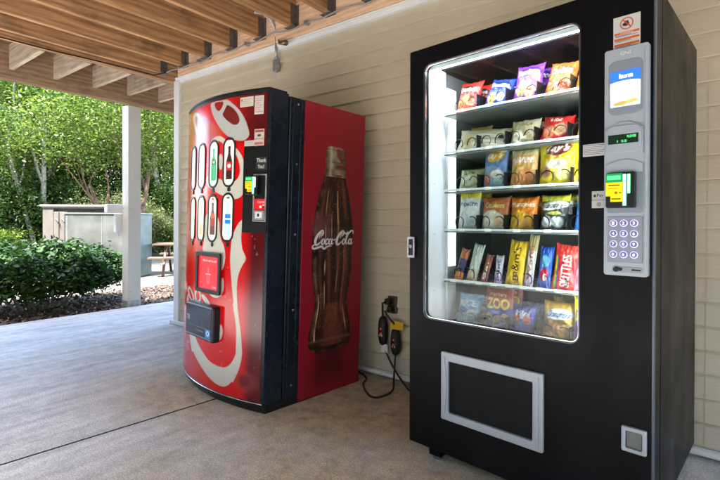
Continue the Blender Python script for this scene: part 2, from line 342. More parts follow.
class Canvas:
    def __init__(s, x0, x1, y0, y1, step, base):
        s.nx = max(3, int(round((x1 - x0) / step)) + 1); s.ny = max(3, int(round((y1 - y0) / step)) + 1); s.step = step
        s.X, s.Y = np.meshgrid(np.linspace(x0, x1, s.nx), np.linspace(y0, y1, s.ny)); s.C = np.zeros(s.X.shape + (3,)); s.C[:] = base
        s.b = (x0, x1, y0, y1)
    def fill(s, m, c, a=1.):
        m = np.clip(np.asarray(m, float), 0, 1)[..., None] * a; s.C = s.C * (1 - m) + np.array(c) * m; return s
    def pmask(s, poly, X=None, Y=None):
        X = s.X if X is None else X; Y = s.Y if Y is None else Y
        ins = np.zeros(X.shape, bool); n = len(poly)
        for i in range(n):
            x1, y1 = poly[i]; x2, y2 = poly[(i + 1) % n]
            if y1 == y2: continue
            c = ((y1 > Y) != (y2 > Y)) & (X < (x2 - x1) * (Y - y1) / (y2 - y1) + x1); ins ^= c
        return ins
    def poly(s, poly, c, a=1., holes=()):
        acc = 0
        for dx in (-.25, .25):
            for dy in (-.25, .25):
                X = s.X + dx * s.step; Y = s.Y + dy * s.step; m = s.pmask(poly, X, Y)
                for h in holes: m &= ~s.pmask(h, X, Y)
                acc = acc + m
        return s.fill(acc / 4., c, a)
    def rect(s, x0, x1, y0, y1, c, a=1.): return s.fill((s.X >= x0) & (s.X <= x1) & (s.Y >= y0) & (s.Y <= y1), c, a)
    def ell(s, cx, cy, rx, ry, c, a=1., rot=0., soft=.08):
        dx = s.X - cx; dy = s.Y - cy; u = dx * math.cos(rot) + dy * math.sin(rot); v = -dx * math.sin(rot) + dy * math.cos(rot)
        return s.fill((1 + soft - np.sqrt((u / rx) ** 2 + (v / ry) ** 2)) / (2 * soft), c, a)
    def text(s, t, x0, x1, y0, y1, c, rot=0, a=1., grow=0., slant=0.):
        """fits the word into the box; rot=90 reads bottom to top"""
        co, tr, asp = text_tris(t)
        q = co.copy(); q[:, 0] += slant * (q[:, 1] - .5) * .2
        if rot == 90: q = np.stack([1 - q[:, 1], q[:, 0]], 1)
        P = np.stack([x0 + q[:, 0] * (x1 - x0), y0 + q[:, 1] * (y1 - y0)], 1); acc = np.zeros(s.X.shape)
        bx0, bx1, by0, by1 = s.b; dxs = (bx1 - bx0) / (s.nx - 1); dys = (by1 - by0) / (s.ny - 1)
        offs = [(a_, b_) for a_ in (-.25, .25) for b_ in (-.25, .25)]
        if grow: offs = [(a_ * (1 + grow * 4), b_ * (1 + grow * 4)) for a_, b_ in offs]
        for ox, oy in offs:
            m = np.zeros(s.X.shape, bool)
            for t_ in tr:
                T = P[t_]; i0 = max(0, int((T[:, 0].min() - bx0) / dxs) - 1); i1 = min(s.nx, int((T[:, 0].max() - bx0) / dxs) + 3)
                j0 = max(0, int((T[:, 1].min() - by0) / dys) - 1); j1 = min(s.ny, int((T[:, 1].max() - by0) / dys) + 3)
                if i1 <= i0 or j1 <= j0: continue
                X = s.X[j0:j1, i0:i1] + ox * dxs; Y = s.Y[j0:j1, i0:i1] + oy * dys
                e = [(T[(k + 1) % 3, 0] - T[k, 0]) * (Y - T[k, 1]) - (T[(k + 1) % 3, 1] - T[k, 1]) * (X - T[k, 0]) for k in range(3)]
                m[j0:j1, i0:i1] |= ((e[0] >= 0) & (e[1] >= 0) & (e[2] >= 0)) | ((e[0] <= 0) & (e[1] <= 0) & (e[2] <= 0))
            acc += m
        return s.fill(acc / (4. if not grow else 2.2), c, a)
    def stroke(s, pts, w, c, a=1.):
        P = []
        pts = [np.array(p, float) for p in pts]; w = w if isinstance(w, (list, tuple)) else [w] * len(pts)
        Q = [pts[0]] + pts + [pts[-1]]; Wt = [w[0]] + list(w) + [w[-1]]
        for i in range(1, len(Q) - 2):
            for k in range(8):
                t = k / 8.
                P.append((.5 * ((2 * Q[i]) + (-Q[i - 1] + Q[i + 1]) * t + (2 * Q[i - 1] - 5 * Q[i] + 4 * Q[i + 1] - Q[i + 2]) * t * t + (-Q[i - 1] + 3 * Q[i] - 3 * Q[i + 1] + Q[i + 2]) * t ** 3), Wt[i] * (1 - t) + Wt[i + 1] * t))
        P.append((Q[-2], Wt[-2])); best = np.full(s.X.shape, -9.)
        for (p, wa), (q, wb) in zip(P[:-1], P[1:]):
            d = q - p; l = d @ d + 1e-12; t = np.clip(((s.X - p[0]) * d[0] + (s.Y - p[1]) * d[1]) / l, 0, 1)
            best = np.maximum(best, (wa + (wb - wa) * t) - np.hypot(s.X - p[0] - t * d[0], s.Y - p[1] - t * d[1]))
        return s.fill(best / s.step + .5, c, a)
    def mesh(s, name, fn, mat, parent, solid=None):
        X, Y, Z = fn(s.X, s.Y); V = np.stack([np.broadcast_to(X, s.X.shape), np.broadcast_to(Y, s.X.shape), np.broadcast_to(Z, s.X.shape)], -1).reshape(-1, 3)
        i = np.arange(s.nx * s.ny).reshape(s.ny, s.nx); F = np.stack([i[:-1, :-1], i[:-1, 1:], i[1:, 1:], i[1:, :-1]], -1).reshape(-1, 4)
        return npmesh(name, V, F, mat, parent, attr=('print', s.C.reshape(-1, 3)), smooth=True)
def npmesh(name, V, F, mat, parent=None, attr=None, smooth=False, tone=None):
    me = bpy.data.meshes.new(name); k = F.shape[1]
    me.vertices.add(len(V)); me.vertices.foreach_set('co', np.asarray(V, np.float32).ravel())
    me.loops.add(F.size); me.loops.foreach_set('vertex_index', F.astype(np.int32).ravel())
    me.polygons.add(len(F)); me.polygons.foreach_set('loop_start', np.arange(0, F.size, k, dtype=np.int32)); me.polygons.foreach_set('loop_total', np.full(len(F), k, np.int32))
    me.update(calc_edges=True)
    if attr is not None:
        a = me.color_attributes.new(attr[0], 'FLOAT_COLOR', 'POINT'); c = np.ones((len(V), 4), np.float32); c[:, :3] = attr[1]; a.data.foreach_set('color', c.ravel())
    if tone is not None:
        a = me.attributes.new('tone', 'FLOAT', 'POINT'); a.data.foreach_set('value', np.asarray(tone, np.float32))
    if smooth: me.polygons.foreach_set('use_smooth', np.ones(len(F), bool))
    me.materials.append(mat); o = bpy.data.objects.new(name, me); COL.objects.link(o)
    if parent: o.parent = parent
    return o
def script_logo(cv, x0, y0, w, h, c):
    """the flowing white two-word script, drawn as pen strokes"""
    T = lambda pts: [(x0 + (px + .12 * (py - 1.2)) / 10. * w, y0 + py / 3.2 * h) for px, py in pts]; u = w / 10.
    S = lambda pts, ws: cv.stroke(T(pts), [q * u for q in ws] if isinstance(ws, (list, tuple)) else ws * u, c)
    for dx in (0., 5.05):
        S([(2.0 + dx, 2.05), (2.35 + dx, 2.45), (2.2 + dx, 2.95), (1.7 + dx, 2.8), (1.05 + dx, 2.1), (.7 + dx, 1.2), (.9 + dx, .6), (1.4 + dx, .62), (1.9 + dx, 1.05)], [.10, .12, .13, .17, .26, .28, .22, .14, .08])
        S([(1.55 + dx, 1.7), (1.75 + dx, 2.4), (2.2 + dx, 2.6)], [.06, .12, .08])
    S([(1.0, .55), (.45, .5), (.2, .15), (.6, -.1), (1.4, .05), (2.3, .25), (2.9, -.15), (3.6, .2), (4.6, .35)], [.08, .10, .13, .16, .17, .16, .15, .12, .05])
    for cx, a_ in ((2.5, 0), (3.35, 0), (4.2, 1), (7.55, 0), (9.1, 1)):
        if cx == 3.35: S([(3.75, 1.4), (3.55, 1.55), (3.2, 1.35), (3.05, .95), (3.25, .62), (3.6, .75), (3.85, 1.0)], [.12, .1, .15, .17, .14, .1, .06])
        else:
            S([(cx + .25, 1.45), (cx - .05, 1.5), (cx - .3, 1.15), (cx - .22, .7), (cx + .1, .62), (cx + .33, 1.0), (cx + .25, 1.45)], [.09, .11, .16, .15, .09, .13, .09])
            if a_: S([(cx + .42, 1.5), (cx + .36, .9), (cx + .5, .62), (cx + .8, .85)], [.14, .15, .11, .05])
    S([(4.95, 1.35), (5.3, 1.45)], .1)
    S([(7.85, 1.0), (8.3, 1.7), (8.55, 2.5), (8.3, 2.75), (8.15, 2.1), (8.1, 1.1), (8.3, .65), (8.6, .85)], [.06, .08, .10, .12, .16, .17, .12, .06])
    S([(7.2, 2.9), (7.9, 2.5), (8.6, 2.55), (9.2, 3.0), (9.7, 2.95), (9.75, 2.5)], [.08, .14, .17, .16, .13, .08])

# ================================================================== SETTING
def wbox(*a): return MB().box(*a)
# ground
g = struct(obj('ground', wbox(-60, 60, -60, 90, -.5, -.06), M['litter'])); 
g2 = struct(obj('pavement', wbox(-19, -6.45, -60, 30, -.2, -.052), M['pave'], M=WALL))
g3 = struct(obj('garden_path', wbox(-6.42, -5.25, -60, 30, -.2, -.035), M['path'], M=WALL))
g5 = struct(obj('parking_lot', wbox(-3.6, 40, -9.5, -4.81, -.3, -.045), simple('pale_lot_concrete', (.25, .24, .22), .85, var=.2, scale=3, bump=.5, bscale=80), M=WALL))
g6 = struct(obj('lawn', wbox(-30, 60, -60, -9.5, -.2, -.040), simple('lawn_green', (.045, .085, .018), .9, var=.5, scale=6, bump=1., bscale=60), M=WALL))
bk = MB(); nb = 24; bk.add([(x, -11 - 9 * k / nb, -.05 + 7.5 * (1 - math.cos(PI * k / nb)) / 2) for k in range(nb + 1) for x in (-40, 60)], [(2 * k, 2 * k + 1, 2 * k + 3, 2 * k + 2) for k in range(nb)])
struct(obj('added_green_bank', bk, bpy.data.materials['lawn_green'], M=WALL, smooth=True, fix=True))  # unseen bank, added so the machine glass reflects an even green
# mulch bed with loose chips
def chips(n, x0, x1, y0, y1, z, s0, s1):
    c = np.stack([rs.uniform(x0, x1, n), rs.uniform(y0, y1, n), np.full(n, z) + rs.uniform(0, .018, n)], 1)
    a = rs.normal(size=(n, 3)); a[:, 2] *= .35; a /= np.linalg.norm(a, axis=1)[:, None]; b = np.cross(a, rs.normal(size=(n, 3)) * [.3, .3, 1]); b /= np.linalg.norm(b, axis=1)[:, None]
    l = rs.uniform(s0, s1, n)[:, None]; w_ = l * .35
    V = np.stack([c - a * l - b * w_, c + a * l - b * w_, c + a * l + b * w_, c - a * l + b * w_], 1).reshape(-1, 3); F = np.arange(4 * n).reshape(-1, 4)
    return V, F, np.repeat(rs.uniform(0, 1, n), 4)
mb_ = struct(obj('mulch_bed', wbox(-5.24, -3.66, -12, 12, -.2, -.03), M['mulch'], M=WALL))
V, F, t = chips(16000, -5.24, -3.67, -3.2, 3.2, -.028, .008, .03)
ch = npmesh('mulch_chips', V, F, M['chips'], tone=t); ch.matrix_world = WALL; ch['kind'] = 'stuff'
# porch slab in two pours with an open control joint between
def slab(name, poly): 
    mb = MB(); mb.prism(poly, -.12, 0, lambda u, v, d: (u, v, d)); return struct(obj(name, mb, M['concrete'], M=WALL, fix=True, bevel=.004, seg=1))
jx = lambda y: -.286 + .0956 * y        # y = -n
slab('porch_slab', [(-3.64, -4.8), (jx(-4.8) - .011, -4.8), (jx(3.) - .011, 3.), (-3.64, 3.)])
slab('porch_slab', [(jx(-4.8) + .009, -4.8), (6, -4.8), (6, 3.), (jx(3.) + .009, 3.)])

jm = MB(); jm.add([(jx(y) + dx, y, z) for y in (-4.79, 2.9) for dx in (-.0108, .0088) for z in (-.05, -.0035)], [(0, 1, 3, 2), (4, 6, 7, 5), (1, 5, 7, 3), (0, 2, 6, 4), (0, 4, 5, 1), (2, 3, 7, 6)])
struct(obj('control_joint', jm, simple('joint_filler', (.018, .016, .014), .9, var=.4, scale=30), M=WALL))
# ---------------- house wall with vinyl siding
hw = thing('house_wall', 'cream vinyl sided wall behind the two machines', 'wall', WALL)
obj('wall_core', wbox(-2.36, 6, .045, 4.5, 0, 5.2), simple('sheathing', (.4, .36, .3), .8), hw)
P = .1095; zs = .043 + P * 0; mb = MB(); prof = []
k = 0; z = .043
while z < 2.44:
    z1 = min(z + P, 2.47)
    prof += [(.026, z), (.010, z + .002), (.009, z + .008), (.016, z + .045), (.025, z1 - .016), (.030, z1 - .004), (.031, z1 - .001)]
    z = z1
vs = []; n = len(prof)
segs = [-2.33, -1.32, .35, 1.93, 3.6, 6.]
for i in range(len(segs) - 1):
    xa, xb = segs[i], segs[i + 1] + (.012 if i < len(segs) - 2 else 0); o_ = .0015 * (i % 2)
    mb.add([(x, y - o_, zz) for x in (xa, xb) for y, zz in prof], [(j, n + j, n + j + 1, j + 1) for j in range(n - 1)])
obj('siding', mb, M['siding'], hw, fix=True)
obj('top_trim', MB().box(-2.36, 6, -.004, .035, 2.445, 2.478).box(-2.36, 6, -.012, .0, 2.470, 2.482).box(-2.36, 6, -.016, .034, 2.482, 2.492), M['white_trim'], hw, bevel=.003)
obj('corner_trim', MB().box(-2.40, -2.305, -.004, .035, .012, 2.47).box(-2.40, -2.365, .030, .12, .012, 2.47).box(-2.315, -2.30, -.010, .03, .012, 2.47), M['white_trim'], hw, bevel=.004)
obj('base_trim', MB().box(-2.43, -2.16, -.03, .034, .003, .04).box(-2.16, 6, .004, .034, .006, .042), M['white_trim'], hw, bevel=.004)
# PVC line along the foot of the wall
pv = obj('base_conduit', MB().tube([(-1.2, -.022, .035), (.5, -.022, .03), (2.2, -.022, .032), (4, -.022, .03)], .015, 10), M['white_trim'], smooth=True); pv.matrix_world = WALL
tag(pv, 'white plastic conduit running along the foot of the siding', 'pipe')

# ---------------- deck overhead
dk = thing('wooden_deck', 'brown timber deck overhead with joists on a ledger board', 'deck', WALL)
ZJ = 2.56; HJ = .235; NE = -3.75
jw = [-2.53 + .3755 * i for i in range(0, 21)]
for i, w_ in enumerate(jw):
    dz = rnd.uniform(-.004, .004)
    obj('joist', wbox(w_ - .02, w_ + .02, NE, -.026, ZJ + dz, ZJ + HJ), M['joist'], dk, bevel=.003)
obj('ledger_board', wbox(-2.30, 6, -.022, .03, 2.494, ZJ + HJ), M['ledger'], dk, bevel=.003)
for w_ in jw:
    hg = MB()
    for sx_ in (-1, 1): hg.box(w_ + sx_ * .0205, w_ + sx_ * .0235, -.085, -.025, ZJ + .012, ZJ + .17).box(w_ + sx_ * .023, w_ + sx_ * .05, -.026, -.0235, ZJ + .012, ZJ + .17)
    hg.box(w_ - .05, w_ + .05, -.085, -.025, ZJ - .0075, ZJ - .0045)
    obj('joist_hanger', hg, M['hanger'], dk)
obj('header_beam', MB().box(-2.77, -2.735, NE, .35, ZJ - .005, ZJ + HJ).box(-2.733, -2.695, NE, .35, ZJ - .003, ZJ + HJ), M['joist'], dk, bevel=.003)
for i in range(-3, 12):
    yy = -(.257 + .387 * i) ; 
    obj('short_joist', wbox(-3.615, -2.79, yy - .02, yy + .02, ZJ - .01, ZJ + HJ), M['short'], dk, bevel=.003)
obj('rim_beam', MB().box(-3.655, -3.617, NE, 1.6, 2.455, ZJ + HJ).box(-3.70, -3.657, NE, 1.6, 2.452, ZJ + HJ), M['rim'], dk, bevel=.004)
obj('rim_beam', wbox(-3.70, 6, NE - .08, NE - .002, 2.455, ZJ + HJ), M['rim'], dk, bevel=.004)
bd = MB(); y = NE
while y < -.02: bd.box(-3.72, 6, y, y + .138, ZJ + HJ + .002, ZJ + HJ + .028); y += .1405
y = -.0
while y < 1.6: bd.box(-3.72, -2.42, y, y + .138, ZJ + HJ + .002, ZJ + HJ + .028); y += .1405
obj('decking', bd, M['board'], dk)

# posts
pm = simple('painted_post_vinyl', (.62, .57, .50), .5, var=.06, scale=4, bump=.15, bscale=60)
def post(x0, y0, label):
    t = thing('porch_post', label, 'post', WALL @ Matrix.Translation((x0, y0, 0)), None)
    obj('post_shaft', wbox(0, .155, 0, .155, -.03, 2.452), pm, t, bevel=.004)
    for zz in (.18, 1.2, 2.3):
        obj('screw', MB().tube([(.155, .03, zz), (.159, .03, zz)], .006, 8), M['steel'], t); obj('screw', MB().tube([(.03, -.004, zz), (.03, 0, zz)], .006, 8), M['steel'], t)
    obj('base_bracket', MB().box(.1555, .160, .02, .135, -.02, .07).box(.02, .135, -.0045, -.0005, -.02, .07), M['steel'], t, bevel=.001)
    return t
post(-3.825, .155, 'tall white square porch post holding up the deck corner')
post(-3.825, -3.6, 'white porch post beyond the left edge of the view')
post(1.2, -3.8, 'white porch post behind the viewer under the deck edge')
# white outlet box mounted on the far side of the post
ob = thing('outlet_box', 'white weatherproof electrical box beside the porch post', 'electrical box', WALL @ Matrix.Translation((-3.825, .155, 0)))
obj('housing', wbox(-.060, -.003, -.075, .12, .90, 1.13), M['white_trim'], ob, bevel=.008)
obj('hood', MB().box(-.09, -.003, -.175, .13, 1.14, 1.25), M['white_trim'], ob, bevel=.01)
obj('drip_fitting', MB().tube([(-.03, -.03, .90), (-.03, -.03, .86)], .014, 10), M['white_trim'], ob, smooth=False)

# conduit + fittings at the top of the wall
cd = thing('wall_conduit', 'grey metal conduit dropping down the siding from the joists', 'conduit', WALL)
obj('pipe', MB().tube([(-.872, -.012, 2.55), (-.872, -.012, 2.36)], .011, 10), M['steel'], cd, smooth=True)
obj('flexible_whip', MB().tube([(-.965, -.16, 2.72), (-.93, -.10, 2.72), (-.895, -.05, 2.68), (-.875, -.02, 2.61), (-.872, -.012, 2.55)], .010, 8), simple('flex_grey', (.5, .5, .5), .5), cd, smooth=True)
obj('junction_fitting', MB().box(-.896, -.848, -.03, .012, 2.27, 2.365).tube([(-.872, -.012, 2.365), (-.872, -.012, 2.385)], .017, 10).tube([(-.872, -.012, 2.26), (-.872, -.012, 2.27)], .012, 8), M['steel'], cd, bevel=.006)
lc = thing('overhead_cable', 'long grey cable strapped along the ledger board', 'cable', WALL)
pts = []
for i in range(60):
    x = -2.45 + i * .1; pts.append((x, -.055 - .012 * math.sin(i * .9), 2.553 + .008 * math.sin(i * 1.7) - (.006 if i % 4 else 0)))
obj('cable', MB().tube(pts, .0055, 6), simple('cable_grey', (.30, .30, .30), .5), lc, smooth=True)
pts = [(-2.45, -.055, 2.553)] + [(-2.62 - .012 * i, -.1 - i * .2, 2.548 + .004 * math.sin(i)) for i in range(20)]
obj('cable_run', MB().tube(pts, .006, 6), M['dark_plastic'], lc, smooth=True)
for x in (-1.9, -1.2, -.5, .2): obj('strap', wbox(x - .012, x + .012, -.066, -.02, 2.54, 2.572), M['steel'], lc, bevel=.002)
br = thing('wall_bracket', 'small metal hose bracket fixed under the ledger board', 'bracket', WALL)
obj('arm', MB().tube([(-.84, -.01, 2.505), (-.80, -.05, 2.49), (-.755, -.075, 2.455), (-.70, -.07, 2.45)], .011, 8), M['steel'], br, smooth=True)
obj('nozzle', MB().tube([(-.76, -.075, 2.455), (-.68, -.085, 2.435)], [.015, .022], 10), simple('brass', (.22, .17, .10), .4, metal=.8), br, smooth=True)
obj('base', wbox(-.865, -.825, -.012, .02, 2.49, 2.53), M['steel'], br, bevel=.003)

# outlet with two plug-in protectors and cords
wo = thing('wall_outlet', 'brown wall outlet in the siding with two black cords plugged in', 'outlet', WALL)
obj('cover', wbox(.222, .292, .002, .022, .44, .555), simple('brown_plastic', (.05, .042, .035), .5), wo, bevel=.006)
obj('socket', MB().box(.240, .274, -.003, .003, .505, .54).box(.240, .274, -.003, .003, .455, .49), M['dark_plastic'], wo, bevel=.003)
def cordset(label, plug, dev, pathdown, lampc, flag):
    t = thing('power_cord', label, 'power cord', WALL, 'cords hanging from the wall outlet')
    obj('plug', MB().box(plug[0] - .018, plug[0] + .018, -.045, .004, plug[1] - .02, plug[1] + .02), M['rubber'], t, bevel=.008)
    d = MB(); x, z0, z1 = dev; zc = (z0 + z1) / 2; h = (z1 - z0) / 2
    ring = [(math.copysign(abs(math.cos(a)) ** .75, math.cos(a)), math.copysign(abs(math.sin(a)) ** .75, math.sin(a))) for a in [2 * PI * k / 20 for k in range(20)]]
    prof_ = [(0, -.048), (.7, -.046), (1, -.03), (1, -.010), (.8, .004), (0, .006)]
    vs = []; fs = []
    for s_, yy in prof_: vs += [(x + .033 * cx * s_, yy - .006, zc + h * cz * s_) for cx, cz in ring]
    for a in range(len(prof_) - 1): fs += [(a * 20 + k, a * 20 + (k + 1) % 20, (a + 1) * 20 + (k + 1) % 20, (a + 1) * 20 + k) for k in range(20)]
    d.add(vs, fs); obj('protector', d, M['rubber'], t, smooth=True, fix=True)
    obj('indicator', MB().box(x - .004, x + .006, -.058, -.052, zc + .01, zc + .022).box(x - .004, x + .006, -.058, -.052, zc - .02, zc - .008), emis('indicator_red', (1., .05, .02), lampc * .012), t, bevel=.002)
    obj('buttons', MB().box(x - .012, x - .004, -.057, -.052, zc - .035, zc - .02).box(x + .004, x + .013, -.057, -.052, zc - .035, zc - .02), simple('button_grey', (.5, .5, .5), .4), t, bevel=.002)
    up = [(plug[0], -.045, plug[1]), (plug[0] - .02, -.06, plug[1] - .01), ((plug[0] + x) / 2, -.06, (plug[1] + z1) / 2), (x, -.03, z1 + .02), (x, -.026, z1 - .01)]
    obj('short_lead', MB().tube(up, .0075, 8), M['rubber'], t, smooth=True)
    pd = [(x, -.026, z0 + .01)] + pathdown; Q = []
    pv_ = [Vector(p) for p in pd]; pv_ = [pv_[0]] + pv_ + [pv_[-1]]
    for i in range(1, len(pv_) - 2):
        for k in range(8):
            u = k / 8.; a, b, c, e = pv_[i - 1], pv_[i], pv_[i + 1], pv_[i + 2]
            Q.append(.5 * ((2 * b) + (-a + c) * u + (2 * a - 5 * b + 4 * c - e) * u * u + (-a + 3 * b - 3 * c + e) * u ** 3))
    Q.append(pv_[-1]); obj('long_lead', MB().tube(Q, .0062, 8), M['rubber'], t, smooth=True)
    if flag == 'y': obj('yellow_tag', wbox(x - .035, x + .065, -.040, -.034, z1 - .008, z1 + .045), simple('tag_yellow', (.75, .42, .01), .5), t, bevel=.002)
    else: obj('paper_tag', wbox(x - .01, x + .045, -.036, -.032, z0 - .045, z0 + .01), M['white_label'], t, bevel=.001)
    return t
cordset('black cord with oval protector and small white paper tag', (.242, .522), (.205, .225, .42), [(.225, -.03, .20), (.27, -.035, .13), (.33, -.05, .07), (.42, -.09, .02), (.52, -.14, .008), (.70, -.08, .008), (.95, -.05, .008)], 2.5, 'w')
cordset('black cord with oval protector and bright yellow tag', (.262, .472), (.306, .175, .355), [(.31, -.04, .12), (.335, -.09, .04), (.386, -.18, .009), (.395, -.29, .008), (.36, -.35, .008), (.28, -.31, .008), (.18, -.21, .008), (.13, -.11, .008), (.04, -.07, .02), (-.12, -.06, .03)], 1.0, 'y')

# outlines of the white ribbon artwork in door coordinates (across the door, height), metres
ART = {
  'A': [(.471,1.744),(.472,1.722),(.494,1.676),(.528,1.633),(.575,1.585),(.624,1.546),(.676,1.517),(.728,1.499),(.776,1.495),(.806,1.511),(.814,1.531),(.805,1.559),(.788,1.601),(.761,1.644),(.721,1.685),(.68,1.714),(.642,1.74),(.603,1.742),(.546,1.744),(.508,1.744)],
  'A1': [(.511,1.738),(.517,1.716),(.541,1.691),(.564,1.683),(.585,1.693),(.601,1.716),(.606,1.735),(.546,1.741)],
  'A2': [(.637,1.712),(.68,1.694),(.722,1.656),(.742,1.622),(.738,1.597),(.713,1.587),(.684,1.594),(.634,1.624),(.593,1.659),(.606,1.674),(.63,1.704)],
  'B': [(.187,1.727),(.239,1.731),(.298,1.711),(.351,1.671),(.407,1.618),(.419,1.581),(.402,1.548),(.359,1.537),(.311,1.555),(.251,1.596),(.213,1.648),(.17,1.693)],
  'B1': [(.241,1.703),(.286,1.695),(.34,1.655),(.377,1.605),(.379,1.569),(.354,1.559),(.309,1.583),(.263,1.631),(.227,1.683)],
  'C': [(.47,1.49),(.486,1.523),(.54,1.541),(.598,1.535),(.652,1.495),(.724,1.457),(.764,1.414),(.783,1.373),(.788,1.215),(.771,1.186),(.734,1.17),(.676,1.175),(.599,1.197),(.509,1.229),(.447,1.261),(.432,1.306),(.471,1.312),(.537,1.3),(.622,1.28),(.685,1.262),(.725,1.273),(.75,1.301),(.755,1.341),(.743,1.383),(.72,1.425),(.665,1.461),(.614,1.49),(.571,1.511),(.535,1.51),(.51,1.482)],
  'Cv': [(.571,1.434),(.609,1.432),(.609,1.341),(.576,1.343)],
  'E': [(.437,1.106),(.59,1.085),(.602,.946),(.637,.914),(.654,.865),(.654,.807),(.63,.755),(.547,.748),(.403,.85),(.436,.94)],
  'E2': [(.645,.721),(.651,.659),(.633,.62),(.586,.596),(.531,.601),(.497,.625),(.545,.622),(.589,.627),(.621,.656),(.626,.719)],
  'E3': [(.398,.595),(.446,.605),(.541,.549),(.485,.541)],
  'E4': [(.627,.461),(.646,.439),(.652,.407),(.64,.371),(.611,.349),(.58,.345),(.61,.366),(.626,.394)],
  'L1': [(.168,.624),(.244,.611),(.32,.557),(.296,.531),(.216,.541),(.151,.579)],
  'L1h': [(.194,.609),(.238,.596),(.285,.557),(.266,.544),(.222,.561),(.189,.584)],
  'L2': [(.328,.626),(.396,.621),(.416,.571),(.38,.539),(.328,.545),(.304,.591)],
  'L2h': [(.343,.614),(.38,.61),(.395,.572),(.371,.551),(.342,.558),(.33,.59)],
  'F': [(.781,1.059),(.75,1.034),(.719,.984),(.703,.942),(.699,.893),(.695,.835),(.696,.812),(.707,.731),(.72,.65),(.733,.585),(.724,.582),(.74,.527),(.753,.471),(.759,.407),(.758,.341),(.759,.313),(.754,.294),(.728,.248),(.689,.216),(.64,.206),(.556,.214),(.509,.227),(.437,.264),(.349,.316),(.278,.392),(.223,.475),(.177,.542),(.182,.574),(.139,.558),(.121,.533),(.142,.46),(.196,.376),(.24,.292),(.293,.213),(.305,.236),(.357,.203),(.443,.162),(.53,.122),(.604,.102),(.669,.1),(.71,.121),(.732,.146),(.743,.14),(.753,.163),(.779,.209),(.797,.269),(.803,.316),(.798,.364),(.792,.419),(.777,.49),(.761,.57),(.757,.604),(.752,.669),(.755,.718),(.765,.76),(.789,.806),(.818,.841),(.789,.883),(.781,.905),(.774,.953),(.777,1.01),(.783,1.055)],
  'orange': [(.115,1.756),(.299,1.707),(.414,1.67),(.522,1.616),(.583,1.58),(.612,1.535),(.495,1.503),(.263,1.456),(.13,1.471)],
}
def chaikin(p, it=2):
    for _ in range(it): p = [q for a, b in zip(p, p[1:] + p[:1]) for q in ((.75 * a[0] + .25 * b[0], .75 * a[1] + .25 * b[1]), (.25 * a[0] + .75 * b[0], .25 * a[1] + .75 * b[1]))]
    return p
ART = {k: chaikin([tuple(q) for q in v]) for k, v in ART.items()}
BL = [(.407,1.522),(.403,1.334),(.375,1.282),(.344,1.183),(.325,1.118),(.314,1.053),(.304,.989),(.322,.889),(.319,.751),(.335,.671),(.344,.571),(.328,.493),(.305,.417),(.301,.32),(.323,.272)]
BR = [(.571,1.521),(.571,1.341),(.59,1.283),(.619,1.164),(.638,1.061),(.652,.956),(.65,.869),(.656,.774),(.63,.647),(.603,.564),(.622,.477),(.656,.387),(.659,.3),(.63,.258)]

# ================================================================== SOFT DRINK MACHINE
CW, CSG, CD, CT, CB = .943, .096, .75, 1.765, .05
def cf(t, z, off=0.):            # point on the bowed door: t across from its left edge
    return (-CW + t, -CSG * (1 - (2 * t / CW - 1) ** 2) - off, z)
def cang(t): return math.atan2(-CSG * (4 / CW) * (1 - 2 * t / CW), 1.)     # slope of the bow (dy/dt)
def cM(t, z, off=0.):
    x, y, _ = cf(t, z, off); return Matrix.Translation((x, y, z)) @ Matrix.Rotation(cang(t), 4, 'Z')
dm = thing('drinks_machine', 'tall red and black soft drink vending machine with bottle picture on its side', 'vending machine', COKE)
def bowed(z0, z1, inset=0., sg=CSG, yb=.118, n=30, x0=0., x1=CW):
    pts = [(-CW + x0 + (x1 - x0) * i / n, -sg * (1 - (2 * ((x0 + (x1 - x0) * i / n)) / CW - 1) ** 2) + inset) for i in range(n + 1)]
    poly = [(-CW + x1, yb), (-CW + x0, yb)] + pts
    mb = MB(); mb.prism(poly, z0, z1, lambda u, v, d: (u, v, d)); return mb
obj('door', bowed(CB, CT), M['black_coke'], dm, fix=True, bevel=.006)
cab = MB().box(-CW + .004, -.004, .130, CD, .035, CT - .006).box(-CW + .03, -.03, .115, .135, .06, CT - .03)
obj('cabinet', cab, M['black_coke'], dm, bevel=.006)
obj('base', bowed(0, .046, .02, .088, CD - .02, x0=.012, x1=CW - .004), M['dark_plastic'], dm, fix=True, bevel=.004)
obj('door_top_cap', bowed(CT, CT + .012, -.004, CSG, .11, x0=.005, x1=CW - .005), M['dark_plastic'], dm, fix=True, bevel=.003)
tb = MB().tube([cf(CW * i / 30 * .985 + .007, CB + .006, .0025) for i in range(31)], .003, 6)
obj('bottom_trim', tb, M['chrome'], dm, smooth=True)
# side folds and rivets of the cabinet
obj('side_fold', MB().box(-.005, .003, .150, .158, .04, CT - .01).box(-.005, .002, .205, .211, .04, CT - .01), M['black_coke'], dm, bevel=.002)
for z in (.12, .55, .98, 1.38, 1.72): obj('rivet', MB().tube([(.0, .185, z), (.0045, .185, z)], .006, 8), M['steel'], dm)

